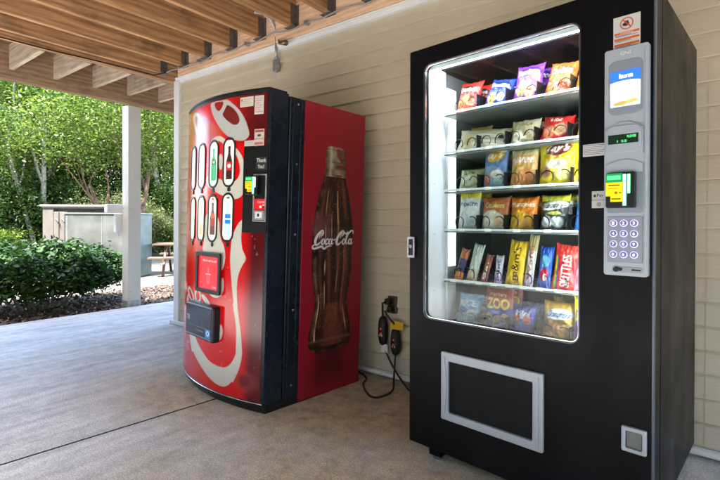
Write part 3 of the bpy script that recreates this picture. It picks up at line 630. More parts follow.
# printed door artwork
cv = Canvas(.018, CW - .018, CB + .012, CT - .018, .0030, L((.84, .035, .05), .95))
X, Z = cv.X, cv.Y
red2 = L((.60, .03, .06))
cv.fill(np.clip((vnoise(X * 5, Z * 3, 3) - .35) * 1.2, 0, 1) * (Z < 1.2), L((.76, .03, .06), .9), .6)
cv.poly(ART['orange'], L((.88, .32, .14)), .75)
cv.fill(np.clip((.30 - X) / .12, 0, 1) * (Z > .95), L((.90, .50, .30)), .45)
ribbon = L((.93, .92, .86)); ribs = L((.80, .81, .80))
cv.poly(ART['C'], ribbon); cv.poly(ART['Cv'], ribbon)
cv.poly(ART['E'], ribbon, holes=[]); cv.poly(ART['E2'], ribbon); cv.poly(ART['E3'], ribbon); cv.poly(ART['E4'], ribbon)
cv.poly(ART['L1'], ribbon, holes=[ART['L1h']]); cv.poly(ART['L2'], ribbon, holes=[ART['L2h']])
cv.poly(ART['B'], ribbon, holes=[ART['B1']])
cv.poly(ART['F'], ribbon)
cv.poly(ART['A'], ribs, holes=[ART['A1'], ART['A2']])
cv.poly(ART['A1'], L((.66, .04, .08))); cv.poly(ART['A2'], L((.50, .10, .12)))
# maroon coin column on the right of the door: the picture fades to dark there
cv.fill(np.clip((X - .795) / .06, 0, 1), L((.30, .035, .075)), .93)
cv.fill(np.clip((X - .60) / .2, 0, 1) * np.clip((Z - 1.46) / .05, 0, 1) * (1 - cv.pmask(ART['A'])), L((.40, .07, .10)), .9)
cv.poly(ART['A'], ribs, .85, holes=[ART['A1'], ART['A2']])
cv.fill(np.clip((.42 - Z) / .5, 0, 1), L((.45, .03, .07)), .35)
cv.fill((vnoise(X * 60, Z * 60, 5) > .93) * (vnoise(X * 9, Z * 9, 2) > .5), L((.85, .8, .8)), .25)
for q, p0 in enumerate([(.17, .24), (.20, .20), (.14, .28)]):     # small faded word at the lower left
    pass
script_logo(cv, .03, .20, .20, .075, L((.80, .55, .55)))
cv.ell(.83, .16, .065, .05, L((.68, .28, .26)), .55, soft=.5); cv.ell(.82, .165, .04, .035, L((.42, .06, .09)), .8, soft=.4)
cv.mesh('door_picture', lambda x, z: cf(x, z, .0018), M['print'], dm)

# selection buttons
def bottle_pic(kind):
    c = Canvas(-.042, .042, -.128, .128, .0026, L((.86, .86, .80)))
    def prof(z, w):       # bottle half width by height -0.10..0.10
        t = (z + .098) / .190
        return np.where((t < 0) | (t > 1), 0, np.where(t < .55, w, np.where(t < .78, w * (1 - (t - .55) / .23 * .62), w * .38)) * np.where(t > .93, 1.15, 1))
    def body(w, col, alpha=1.): c.fill((prof(c.Y, w * 1.35) - np.abs(c.X)) / .0026 + .5, col, alpha)
    if kind == 'cola': body(.019, L((.20, .05, .05))); c.rect(-.019, .019, -.045, .005, L((.75, .06, .10))); c.ell(0, -.02, .014, .012, L((.9, .85, .8)))
    if kind == 'lime': body(.020, L((.10, .58, .35))); c.rect(-.020, .020, -.005, .03, L((.04, .22, .20))); c.ell(.0, .012, .012, .008, L((.75, .85, .2))); c.fill((np.abs(c.X - .006) < .003) & (np.abs(c.Y) < .09), L((.5, .9, .7)), .5)
    if kind == 'yellow': body(.020, L((.62, .66, .38))); c.rect(-.02, .02, -.03, .015, L((.80, .80, .55)))
    if kind == 'pale': body(.020, L((.62, .75, .60))); c.rect(-.02, .02, -.03, .015, L((.85, .85, .80)))
    if kind == 'water':
        body(.021, L((.70, .80, .86))); c.rect(-.021, .021, -.035, .02, L((.12, .45, .75))); c.rect(-.021, .021, -.012, -.004, L((.85, .92, .95))); c.ell(0, .115, .016, .006, L((.1, .4, .3)))
    if kind == 'cherry': body(.020, L((.35, .12, .12))); c.rect(-.02, .02, -.045, -.005, L((.62, .10, .12))); c.rect(-.02, .02, .0, .03, L((.75, .30, .22))); c.ell(0, .115, .013, .006, L((.7, .1, .1)))
    if kind == 'orange': body(.020, L((.86, .50, .20))); c.rect(-.02, .02, -.03, .015, L((.90, .72, .55)))
    if kind == 'white': body(.020, L((.80, .82, .72))); c.rect(-.02, .02, -.03, .015, L((.70, .75, .55)))
    return c
def capsule(hw, hh, n=10):
    p = []
    for s, a0 in ((1, 0), (-1, 180)):
        for k in range(n + 1):
            a = R(a0 + 180 * k / n); p.append((hw * math.cos(a), s * (hh - hw) + hw * math.sin(a)))
    return p
bt = [(.669, 1.380, 'cola', 'dark cola'), (.524, 1.378, 'lime', 'green'), (.376, 1.376, 'yellow', 'yellow'), (.229, 1.374, 'pale', 'pale'),
      (.668, 1.066, 'water', 'water'), (.526, 1.060, 'cherry', 'cherry'), (.384, 1.057, 'orange', 'orange'), (.240, 1.052, 'white', 'white')]
for t0, z0, kd, ds in bt:
    fn = lambda u, v, d, t0=t0, z0=z0: cf(t0 + u, z0 + v, d)
    out_ = capsule(.050, .142); inn = capsule(.0425, .132)
    mb = MB(); mb.prism(out_, .003, .008, fn, [inn])
    mb.prism([(a * .20 + .006, b * .10 - .154) for a, b in capsule(.05, .12)], .003, .008, fn)
    f = obj('selection_button', mb, M['dark_plastic'], dm, fix=True, bevel=.0025)
    c = bottle_pic(kd); msk = c.pmask(inn)
    keep = c; keep.mesh('bottle_card', lambda x, z, t0=t0, z0=z0: cf(t0 + x * .985, z0 + z * .985, .0034), M['print_lit'], f)
# poster frame with red card
pm_ = Matrix()
def placed(name, mb, mat, t, z, off, parent, **k):
    o = obj(name, mb, mat, parent, **k); o.matrix_local = cM(t, z, off); return o
ps = placed('poster_frame', plate(-.135, .135, -.122, .118, -.012, 0, .01, hole=(-.112, .112, -.098, .094), hr=.006), M['dark_plastic'], .505, .740, .006, dm, bevel=.002)
c = Canvas(-.113, .113, -.099, .095, .0018, L((.86, .06, .13)))
c.text('Refresh with ice cold', -.06, .085, .063, .076, L((.95, .85, .85)))
c.ell(0.0, -.035, .017, .036, L((.86, .35, .38)), .9); c.rect(-.006, .006, .0, .035, L((.86, .35, .38)), .9); c.rect(-.03, .03, -.012, -.008, L((.95, .8, .8)))
c.ell(0.0, -.035, .009, .026, L((.80, .12, .18)), .9); c.text('enjoy', .045, .085, -.088, -.076, L((.98, .9, .9)))
o = c.mesh('poster_card', lambda x, z: (x, -.003 + 0 * x, z), M['print_lit'], ps)
# price and energy display box protruding at knee height
bxm = MB(); bxm.box(-.170, .165, -.026, .03, -.100, .105)
bx_ = placed('vend_display', bxm, M['dark_plastic'], .460, .445, .012, dm, bevel=.012)
c = Canvas(-.158, .150, -.088, .09, .0022, L((.06, .075, .10)))
c.rect(-.158, .150, -.03, -.026, L((.35, .38, .42))); c.text('TK', -.145, -.105, -.002, .028, L((.75, .76, .78)))
c.rect(.085, .145, -.078, -.028, L((.25, .55, .85))); c.ell(.115, -.05, .018, .016, L((.85, .93, .98))); c.ell(.115, -.05, .009, .008, L((.25, .55, .85)))
c.text('energy saving', -.03, .06, -.055, -.044, L((.6, .62, .66)))
c.rect(-.158, .150, -.088, -.080, L((.50, .53, .58)))
c.mesh('display_face', lambda x, z: (x, -.0275 + 0 * x, z), M['print'], bx_)
# service panel on the coin column
cp = MB(); cp.prism(rrect(.783, .938, .985, 1.462, .006, 4), .002, .007, lambda u, v, d: cf(u, v, d))
cpl = obj('control_panel', cp, M['dark_plastic'], dm, fix=True, bevel=.0015)
fr = MB()
for a, b, c1, d1 in ((.858, .937, 1.300, 1.306), (.858, .937, 1.048, 1.054), (.858, .863, 1.048, 1.306), (.932, .937, 1.048, 1.306)): fr.prism([(a, c1), (b, c1), (b, d1), (a, d1)], .007, .012, lambda u, v, d: cf(u, v, d))
obj('coin_frame', fr, M['steel'], cpl, fix=True)
c = Canvas(.868, .934, 1.330, 1.398, .0012, (.017, .017, .019)); c.text('Thank', .872, .930, 1.371, 1.392, L((.85, .85, .83)), grow=.4); c.text('You!', .880, .918, 1.338, 1.358, L((.85, .85, .83)), grow=.4)
c.mesh('thank_you_text', lambda x, z: cf(x, z, .0078), M['print_paper'], cpl)
def validator(parent, place, s=1.):
    """bill acceptor: body, lit green bezel, yellow card"""
    b = MB(); b.box(-.036 * s, .040 * s, -.022 * s, 0, -.052 * s, .052 * s).box(-.034 * s, .010 * s, -.030 * s, -.02 * s, -.050 * s, .05 * s)
    v = place('bill_acceptor', b, M['dark_plastic'], bevel=.004 * s)
    c = Canvas(-.033 * s, .010 * s, -.048 * s, .048 * s, .0011 * s, L((.92, .78, .05)))
    c.rect(-.033 * s, .010 * s, .022 * s, .048 * s, L((.08, .55, .28))); c.rect(-.030 * s, .006 * s, .030 * s, .042 * s, L((.35, .9, .55)))
    c.rect(-.033 * s, .010 * s, -.048 * s, -.034 * s, L((.07, .07, .08))); c.rect(-.033 * s, -.02 * s, -.034 * s, -.018 * s, L((.07, .07, .08)))
    c.ell(-.006 * s, -.008 * s, .004 * s, .004 * s, L((.85, .2, .1))); c.ell(.005 * s, -.008 * s, .003 * s, .003 * s, L((.1, .55, .25)))
    c.rect(-.028 * s, .0, .004 * s, .006 * s, L((.2, .2, .05))); c.rect(-.026 * s, .004 * s, .012 * s, .015 * s, L((.25, .25, .05)))
    c.rect(-.018 * s, .006 * s, -.028 * s, -.024 * s, L((.2, .2, .05)))
    c.mesh('acceptor_card', lambda x, z: (x, -.0308 * s + 0 * x, z), M['print_lit'], v)
    e = MB().tube([(.0145 * s, -.024 * s, z * s) for z in (-.045, .045)], .0042 * s, 8).box(.022 * s, .028 * s, -.024 * s, -.021 * s, -.01 * s, .045 * s)
    obj('green_light', e, emis('validator_green', (.12, 1., .30), .6), v, smooth=False)
    return v
validator(cpl, lambda n, mb, mt, **k: placed(n, mb, mt, .856, 1.243, .007, cpl, **k))
c = Canvas(.864, .934, 1.112, 1.172, .0012, L((.74, .07, .11))); c.text('COINS', .885, .928, 1.148, 1.160, L((.95, .7, .7))); c.ell(.905, 1.128, .007, .007, L((.95, .85, .8))); c.ell(.922, 1.126, .005, .005, L((.1, .1, .1))); c.rect(.915, .930, 1.136, 1.141, L((.9, .6, .7)))
c.mesh('coin_card', lambda x, z: cf(x, z, .010), M['print_lit'], cpl)
cc = MB(); cc.prism(rrect(.867, .930, 1.058, 1.108, .003, 3), .008, .013, lambda u, v, d: cf(u, v, d)); ck = obj('coin_return_plate', cc, M['steel'], cpl, fix=True)
cc = MB(); cc.prism(rrect(.880, .918, 1.068, 1.100, .004, 3), .013, .016, lambda u, v, d: cf(u, v, d)); obj('coin_cup', cc, M['white_label'], ck, fix=True)
cc = MB(); cc.prism(rrect(.893, .903, 1.074, 1.092, .002, 3), .016, .018, lambda u, v, d: cf(u, v, d)); obj('coin_lock', cc, M['dark_plastic'], ck, fix=True)
# paper notices at the top right of the door
def notice(poly, base, draw, name):
    xs = [p[0] for p in poly]; ys = [p[1] for p in poly]; c = Canvas(min(xs), max(xs), min(ys), max(ys), .0014, base); draw(c)
    return c.mesh(name, lambda x, z: cf(x, z, .0045), M['print_paper'], dm)
def d1(c):
    for i in range(4): c.rect(.752 + .01 * (i == 0), .83 - .012 * (i % 2), 1.722 - i * .011, 1.7245 - i * .011, L((.55, .5, .42)), .7)
    c.ell(.757, 1.72, .005, .006, L((.6, .2, .15)))
notice([(.746, 1.682), (.838, 1.736)], L((.88, .86, .78)), d1, 'paper_notice')
def d2(c):
    for i in range(7): c.rect(.853, .897 - .008 * (i % 3), 1.718 - i * .012, 1.7215 - i * .012, L((.70, .25, .25)), .7)
notice([(.846, 1.634), (.904, 1.736)], L((.88, .84, .82)), d2, 'paper_notice')
def d3(c):
    c.rect(.853, .908, 1.535, 1.548, L((.75, .25, .22))); c.ell(.88, 1.518, .012, .007, L((.3, .25, .25))); c.rect(.853, .908, 1.497, 1.503, L((.8, .4, .3)), .8)
notice([(.850, 1.494), (.911, 1.553)], L((.87, .83, .80)), d3, 'paper_notice')
def d4(c):
    c.rect(.85, .905, 1.468, 1.482, L((.85, .25, .22)), .8); c.rect(.79, .845, 1.472, 1.475, L((.6, .55, .5)), .6); c.rect(.79, .845, 1.481, 1.484, L((.6, .55, .5)), .6)
notice([(.784, 1.459), (.911, 1.4935)], L((.87, .83, .80)), d4, 'paper_notice')
c = MB(); 

# printed side panel with the tall bottle
cv = Canvas(.238, .738, .018, 1.755, .0036, L((.64, .055, .155), .75))
B_, Z = cv.X, cv.Y
cv.fill(np.clip((vnoise(B_ * 6, Z * 2.2, 8) - .3), 0, 1), L((.56, .04, .13), .75), .6)
cv.fill(np.clip((Z - 1.3) / .5, 0, 1), L((.70, .07, .16), .75), .5)
zl = np.array([p[1] for p in BL][::-1]); xl = np.array([p[0] for p in BL][::-1]); zr = np.array([p[1] for p in BR][::-1]); xr = np.array([p[0] for p in BR][::-1])
zg = np.linspace(.2, 1.6, 400); lg = np.interp(zg, zl, xl); rg = np.interp(zg, zr, xr); ker = np.exp(-np.linspace(-2, 2, 41) ** 2); ker /= ker.sum()
lg = np.convolve(np.pad(lg, 20, 'edge'), ker, 'valid'); rg = np.convolve(np.pad(rg, 20, 'edge'), ker, 'valid'); mid = np.polyval(np.polyfit(zg, (lg + rg) / 2, 2), zg); hwid = (rg - lg) / 2
zb = .262; l_ = np.interp(Z, zg, mid - hwid); r_ = np.interp(Z, zg, mid + hwid); ins = np.clip(np.minimum(B_ - l_, r_ - B_) / .0036 + .5, 0, 1) * (Z < 1.522) * (Z > zb + .040 * np.abs((B_ - .485) / .17) ** 5)
s = np.clip((B_ - l_) / (r_ - l_), 0, 1)
cv.fill(ins, L((.19, .055, .045)))
fl = .5 + .5 * np.cos((s * 4.6 + .10 * np.sin(Z * 7) + .25 * vnoise(s * 3, Z * 3, 31)) * 2 * PI)
cv.fill(ins * np.clip((vnoise(s * 5 + Z * .8, Z * 4, 1) - .38) * 1.5, 0, 1) * (Z < 1.33), L((.50, .17, .11)), .7)
cv.fill(ins * np.exp(-((s - .55) / .22) ** 2) * (Z < .56) * (Z > .3), L((.62, .27, .20)), .7)
cv.fill(ins * np.exp(-((s - .2) / .10) ** 2) * (Z < 1.3), L((.07, .02, .025)), .75); cv.fill(ins * np.clip(1 - s / .05, 0, 1) * (Z < 1.33), L((.05, .015, .02)), .9)
cv.fill(ins * fl ** 3 * np.clip(vnoise(s * 4, Z * 6, 4) * 1.5 - .35, 0, 1) * (Z < 1.32) * (Z > .42), L((.78, .46, .30)), .42)
cv.fill(ins * (s < .5) * np.clip((vnoise(s * 16, Z * 16, 6) - .6) * 2.5, 0, 1) * (Z < 1.0), L((.10, .03, .035)), .7)
cv.fill(ins * np.clip(1 - np.abs(s - .075) / .06, 0, 1) * np.clip(vnoise(s * 2, Z * 22, 7) * 1.6 - .3, 0, 1), L((.66, .52, .40)), .75)
cv.fill(ins * np.clip(1 - np.abs(s - .80) / .035, 0, 1) * (Z > .50) * (Z < .92), L((.72, .45, .33)), .8)
cv.fill(ins * np.clip(1 - np.abs(s - .965) / .05, 0, 1), L((.05, .015, .02)), 1.)
for s0, w0, a0, b0 in ((.30, .018, .5, 1.28), (.62, .022, .62, 1.25), (.45, .012, .95, 1.30), (.13, .02, .34, .62), (.88, .015, .34, .60)): cv.fill(ins * np.clip(1 - np.abs(s - s0 - .02 * np.sin(Z * 9)) / w0, 0, 1) * (Z > a0) * (Z < b0) * np.clip(vnoise(s * 3, Z * 14, int(s0 * 90)) * 1.8 - .5, 0, 1), L((.98, .80, .62), 1.1), .95)
cv.fill(ins * (vnoise(B_ * 190, Z * 190, 9) > .82) * (vnoise(B_ * 20, Z * 20, 3) > .45), L((.72, .58, .50)), .5)
cv.fill(ins * np.clip(1 - np.abs(Z - .288 - .02 * ((B_ - .485) / .17) ** 2) / .016, 0, 1), L((.03, .012, .015)), 1.)
cv.fill(ins * np.clip(1 - np.abs(Z - .34) / .012, 0, 1), L((.62, .45, .36)), .6)
lip = np.clip((1.522 - .018 * np.abs((s - .5) * 2) ** 4 - Z) / .004, 0, 1); ins2 = ins * (Z > 1.335)
cv.fill(ins2 * (1 - lip), L((.67, .06, .155), .75))
cap = ins2 * lip
cv.fill(cap, L((.52, .45, .36))); cv.fill(cap * np.clip(vnoise(s * 6, Z * 30, 2) * 1.7 - .5, 0, 1), L((.80, .74, .62)), .85); cv.fill(cap * (vnoise(s * 5, Z * 38, 12) > .66), L((.50, .12, .10)), .8)
for zz in (1.345, 1.425, 1.50): cv.fill(cap * np.clip(1 - np.abs(Z - zz) / .006, 0, 1), L((.25, .17, .12)), .8)
cv.fill(cap * np.clip((np.abs(s - .5) - .38) / .08, 0, 1), L((.20, .16, .12)), .75); cv.fill(cap * np.exp(-((s - .25) / .07) ** 2), L((.92, .90, .80)), .6)
cv.fill(ins * np.clip((Z - 1.02) / .02, 0, 1) * np.clip((1.06 - Z) / .03, 0, 1), L((.12, .03, .04)), .7)
rf = np.clip(np.minimum(B_ - .335, .62 - B_) / .05, 0, 1) * (Z < zb + .01) * np.clip((Z - .03) / .12, 0, 1)
cv.fill(rf, L((.33, .02, .06)), .75); cv.fill(rf * fl ** 2, L((.50, .06, .09)), .4)
cv.fill(np.clip(1 - np.hypot((B_ - .38) / .11, (Z - 1.03) / .11), 0, 1), L((.62, .36, .40)), .6)
script_logo(cv, .312, .900, .345, .112, (.80, .79, .78))
sp_ = obj('side_panel', wbox(-.004, .004, .236, .742, .014, 1.758), M['red_gloss'], dm, bevel=.0015)
cv.mesh('side_picture', lambda b, z: (.0052 + 0 * b, b, z), M['print_side'], sp_)

# ================================================================== SNACK MACHINE
SW, SD, ST, SB = .9265, .815, 1.799, .0826
sm = thing('snack_machine', 'tall black snack vending machine with lit glass front full of snacks', 'vending machine', SNACK)
DT = .11
G = (.079, .711, .640, 1.722)      # window opening
door = MB(); door.prism(rrect(0, SW, SB, ST, .004, 8), 0, .03, XZ, [rrect(*G, .032, 8)])
# door edges: thick perimeter so that the door is a real box
door.box(0.002, .05, .03, DT, SB + .002, ST - .002).box(SW - .17, SW - .002, .03, DT, SB + .002, ST - .002).box(.05, SW - .17, .03, DT, ST - .06, ST - .002).box(.05, SW - .17, .03, DT, SB + .002, .60)
dr = obj('door', door, M['black'], sm, fix=True, bevel=.004)
gl = MB(); gl.box(G[0] - .004, G[1] + .004, .012, .017, G[2] - .004, G[3] + .004); obj('window_glass', gl, M['glass'], dr)
wf = MB(); wf.prism(rrect(G[0] - .004, G[1] + .004, G[2] - .004, G[3] + .004, .035, 8), -.003, .012, XZ, [rrect(G[0] + .001, G[1] - .001, G[2] + .001, G[3] - .001, .031, 8)])
obj('window_frame', wf, simple('dark_chrome', (.05, .055, .065), .2, metal=.6), dr, fix=True, bevel=.0015)
wf = MB(); wf.prism(rrect(G[0] + .001, G[1] - .001, G[2] + .001, G[3] - .001, .031, 8), .002, .011, XZ, [rrect(G[0] + .0028, G[1] - .0028, G[2] + .005, G[3] - .0035, .029, 8)])
obj('window_seal', wf, M['chrome'], dr, fix=True)
cb = MB(); x0, x1 = .003, SW - .003; cb.box(x0, x0 + .07, DT + .012, SD, SB + .01, ST - .003).box(SW - .165, x1, DT + .012, SD, SB + .01, ST - .003).box(x0 + .07, SW - .165, DT + .012, SD, ST - .07, ST - .003).box(x0 + .07, SW - .165, DT + .012, SD, SB + .01, .56).box(x0 + .07, SW - .165, .62, SD, .56, ST - .07)
cb.box(.02, SW - .02, DT - .002, DT + .014, SB + .03, .6).box(SW - .15, SW - .02, DT - .002, DT + .014, SB + .03, ST - .03)
obj('cabinet', cb, M['black'], sm, bevel=.004)
ob_ = MB().box(.0735, .0765, DT, .62, .56, ST - .07).box(.7585, .7615, .03, .62, .60, 1.74).box(.0765, .7585, .600, .619, .56, 1.74)
obj('inner_lining', ob_, M['interior'], sm)
obj('ceiling_liner', MB().box(.0865, .7585, .03, .6, 1.7345, 1.739), simple('brushed_ceiling', (.50, .50, .62), .3, metal=.35), sm)
obj('side_liner', MB().box(.0505, .0835, .0305, .16, .61, 1.735).box(.0505, .092, .161, .235, .60, 1.66), M['liner'], sm, bevel=.003)
for z in (.75, 1.0, 1.22, 1.45, 1.6): obj('liner_screw', MB().tube([(.0835, .07, z), (.0845, .07, z)], .003, 8), M['steel'], sm)
obj('side_lamp', MB().box(.0925, .095, .168, .228, .85, 1.64), M['lampside'], sm, bevel=.001)
obj('top_lamp', MB().box(.088, .705, .036, .060, 1.712, 1.722), M['lamp'], sm, bevel=.003)
obj('side_lamp', MB().box(.722, .74, .034, .044, .66, 1.70), M['lamp'], sm, bevel=.002)  # extra lamp added out of view behind the door edge to brighten the snacks
obj('lamp_cover', MB().box(.0855, .72, .0305, .034, 1.708, 1.734), M['liner'], sm)
SH_ = [1.535, 1.361, 1.193, 1.019, .797, .600]
SLOT = {0: [.186, .318, .447, .575, .695], 1: [.186, .318, .442, .560, .690], 2: [.196, .315, .440, .575, .700], 3: [.190, .315, .438, .561, .685], 4: [.150, .216, .275, .340, .408, .466, .530, .600, .668], 5: [.190, .330, .440, .580, .690]}
coil_mesh = {}
for i, z in enumerate(SH_):
    s_ = MB().box(.098, .757, .125, .60, z - .014, z - .008)
    sh = obj('shelf', s_, M['interior'], sm, bevel=.001)
    obj('price_rail', MB().box(.098, .757, .118, .124, z - .006, z + .003), M['rail'], sh, bevel=.0015)
    xs = SLOT[i]; mids = [(a + b) / 2 for a, b in zip(xs[:-1], xs[1:])]
    tg = MB()
    for x in xs: tg.box(x - .014, x + .014, .1155, .1178, z - .0075, z + .0045)
    obj('price_tags', tg, M['white_label'], sh)
    if i != 4:
        for x in mids:
            d = obj('divider', MB().box(x - .0012, x + .0012, .135, .58, z - .0075, z + .062), M['dark_plastic'], sh, bevel=.0005)
    for x in xs:
      for x in ([x] if i == 4 else [x - .031, x + .031]):
        r = .027 if i == 4 else .030
        zc = z + r - .004; pts = []
        turns = 6; n = turns * 20
        for k in range(n + 1):
            a = 2 * PI * k / 20 - PI / 2 + 1.2; pts.append((x + r * math.cos(a), .130 + .44 * k / n, zc + r * math.sin(a)))
        if (i == 4) in coil_mesh: 
            o = coil_mesh[i == 4].copy(); COL.objects.link(o); o.location = (x, 0, zc)
        else:
            pts = [(p[0] - x, p[1], p[2] - zc) for p in pts]
            o = obj('spiral_coil', MB().tube(pts, .0021, 6), M['wire'], None, smooth=True); o.location = (x, 0, zc); coil_mesh[i == 4] = o
        o.parent = sh
# delivery flap
dl = obj('delivery_frame', plate(.175, .598, .236, .516, -.016, .001, .006, hole=(.208, .560, .268, .479), hr=.006), M['silver'], sm, fix=True, bevel=.004)
for s_, xa in ((1, .1915), (-1, .5805)):
    gr = MB()
    vs = []; 
    for k in range(13):
        u = -1 + k / 6.; vs.append((xa + s_ * .012 * (1 - u * u), .375 + u * .125))
    gr.prism([(xa - s_ * .003, .25)] + [(a, b) for a, b in vs] + [(xa - s_ * .003, .50)] if s_ > 0 else [(xa + .003, .50)] + [(a, b) for a, b in reversed(vs)] + [(xa + .003, .25)], -.021, -.0155, XZ)
    obj('finger_grip', gr, M['silver'], dl, fix=True, bevel=.002)
obj('delivery_flap', MB().box(.2085, .5595, -.004, .004, .2685, .4785), M['flap'], dl, bevel=.002)
cr_ = obj('coin_return', plate(.843, .912, .334, .412, -.012, .001, .005, hole=(.855, .900, .346, .399), hr=.004), M['silver'], sm, fix=True, bevel=.003)
obj('return_flap', MB().box(.856, .899, -.004, .002, .347, .398), simple('smoked_flap', (.13, .14, .14), .3), cr_, bevel=.002)
# door edge highlight put in as a paler blue grey strip; lock, feet
obj('door_edge_highlight', wbox(SW - .0035, SW + .0015, -.0015, .02, SB + .003, ST - .003), simple('edge_blue_grey', (.07, .085, .12), .3, metal=.3), sm, bevel=.001)
lk_ = obj('door_lock', plate(-.004, .034, .896, .986, -.010, .001, .004), M['dark_plastic'], sm, fix=True, bevel=.002)
obj('lock_bezel', plate(-.0045, .0345, .8955, .9865, -.0125, -.009, .004, hole=(.003, .027, .905, .977), hr=.003), M['steel'], lk_, fix=True)
obj('lock_cylinder', MB().tube([(.015, -.0105, .945), (.015, -.015, .945)], .0075, 14), M['chrome'], lk_)
for x in (.10, SW - .10):
    for y in (.10, SD - .08):
        f = obj('foot', MB().box(x - .03, x + .03, y - .05, y + .05, .028, SB + .012), M['black'], sm, bevel=.003)
        obj('levelling_pad', MB().tube([(x, y - .02, .0), (x, y - .02, .012)], .024, 14).tube([(x, y - .02, .012), (x, y - .02, .03)], .008, 10), M['steel'], f)
# control column
PX0, PX1, PZ0, PZ1 = .793, .9155, .884, 1.594
cp = obj('control_panel', plate(PX0, PX1, PZ0, PZ1, -.020, .001, .008), M['silver'], sm, fix=True, bevel=.004)
obj('panel_edge', MB().box(PX1 - .011, PX1 - .003, -.0235, -.0195, PZ0 + .01, PZ1 - .01), M['silver'], cp, bevel=.002)
def hood(z0, z1, bulge, x0=PX0 + .006, x1=PX1 - .014, arch=.022):
    top = [(x0 + (x1 - x0) * k / 14, z1 - arch * ((k / 7. - 1) ** 2)) for k in range(15)]
    mb = MB(); mb.prism([(x0, z0), (x1, z0)] + top[::-1], -.019 - bulge, -.018, XZ); return mb
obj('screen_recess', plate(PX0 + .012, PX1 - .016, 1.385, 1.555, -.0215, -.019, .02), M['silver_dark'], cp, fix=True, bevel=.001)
obj('display_hood', hood(1.262, 1.362, .009), M['silver'], cp, fix=True, bevel=.005)
obj('display_bulge', plate(.803, .897, 1.268, 1.350, -.034, -.026, .02), M['silver'], cp, fix=True, bevel=.004)
obj('reader_hood', hood(1.205, 1.245, .007, arch=.016), M['silver'], cp, fix=True, bevel=.004)
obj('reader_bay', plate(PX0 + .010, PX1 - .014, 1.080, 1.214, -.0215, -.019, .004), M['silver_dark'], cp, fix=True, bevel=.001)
c = Canvas(.8105, .893, 1.411, 1.522, .0011, L((.92, .94, .97)))
c.rect(.8105, .893, 1.478, 1.522, L((.12, .30, .78))); c.ell(.852, 1.478, .05, .012, L((.92, .95, .98))); c.text('hunn', .836, .872, 1.499, 1.512, L((.97, .97, .99)), grow=.3)
c.text('SnackSide', .817, .888, 1.470, 1.486, L((.93, .95, 1.)), grow=.2); c.fill(np.clip((1.455 - c.Y) / .03, 0, 1), L((.25, .42, .40)), .7)
c.text('healthy choices', .822, .884, 1.449, 1.455, L((.95, .97, .98)), grow=.3); c.text('for people on the go', .820, .885, 1.438, 1.444, L((.9, .93, .95)), grow=.3)
c.ell(.84, 1.421, .022, .006, L((.80, .42, .22)), rot=.1); c.ell(.870, 1.425, .018, .006, L((.84, .48, .26)), rot=.1)
c.mesh('ad_screen', lambda x, z: (x, -.0232 + 0 * x, z), M['print_screen'], cp)
c = Canvas(.808, .891, 1.294, 1.3225, .0009, L((.02, .12, .06))); c.text('PLEASE', .860, .885, 1.311, 1.3185, L((.35, .95, .55)), grow=.3); c.text('1 25', .833, .860, 1.298, 1.305, L((.3, .85, .5)), grow=.3)
c.mesh('digit_display', lambda x, z: (x, -.0348 + 0 * x, z), M['print_lit'], cp)
def pl2(n, mb, mt, **k): o = obj(n, mb, mt, cp, **k); o.matrix_local = Matrix.Translation((.842, -.021, 1.150)) @ Matrix.Scale(1.06, 4); return o
validator(cp, pl2, 1.)
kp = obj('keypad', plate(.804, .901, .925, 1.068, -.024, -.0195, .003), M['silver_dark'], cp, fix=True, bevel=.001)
ring = emis('keypad_ring', (.62, .58, 1.), .07)
for r in range(4):
    for q in range(3):
        x, z = .822 + q * .0285, 1.048 - r * .0325
        ky = obj('key', MB().tube([(x, -.0235, z), (x, -.030, z)], .0085, 16), simple('key_metal', (.16, .15, .30), .35, metal=.4) if r + q == 0 else bpy.data.materials['key_metal'], kp)
        a = MB(); a.tube([(x + .0098 * math.cos(2 * PI * k / 20), -.0255, z + .0098 * math.sin(2 * PI * k / 20)) for k in range(21)], .0014, 6, False)
        cm = [('1', '2', '3'), ('4', '5', '6'), ('7', '8', '9'), ('0', '*', '#')][r][q]
        obj('key_ring', a, ring, ky, smooth=True)
        cc = Canvas(x - .0045, x + .0045, z - .005, z + .005, .0006, (.10, .09, .2)); cc.text(cm, x - .003, x + .003, z - .0042, z + .0042, (.75, .72, 1.), grow=.3)
        cc.mesh('key_digit', lambda X, Z: (X, -.0303 + 0 * X, Z), M['print_lit'], ky)
sl_ = obj('coin_slot', plate(.818, .900, .895, .912, -.0225, -.0195, .004), simple('slot_grey', (.24, .26, .30), .4, metal=.3), cp, fix=True, bevel=.001)
obj('slot', MB().box(.872, .897, -.0232, -.0224, .9015, .9060), M['dark_plastic'], sl_)
obj('reject_knob', MB().tube([(.830, -.022, .9035), (.830, -.032, .9035)], .008, 14).box(.826, .846, -.031, -.023, .8995, .9075), M['dark_plastic'], sl_, bevel=.002)
c = Canvas(.836, .870, 1.570, 1.582, .0007, L((.62, .66, .71))); c.text('GNS', .838, .868, 1.571, 1.581, L((.90, .91, .93)), grow=.3); c.mesh('maker_badge', lambda x, z: (x, -.0208 + 0 * x, z), M['print_paper'], cp)
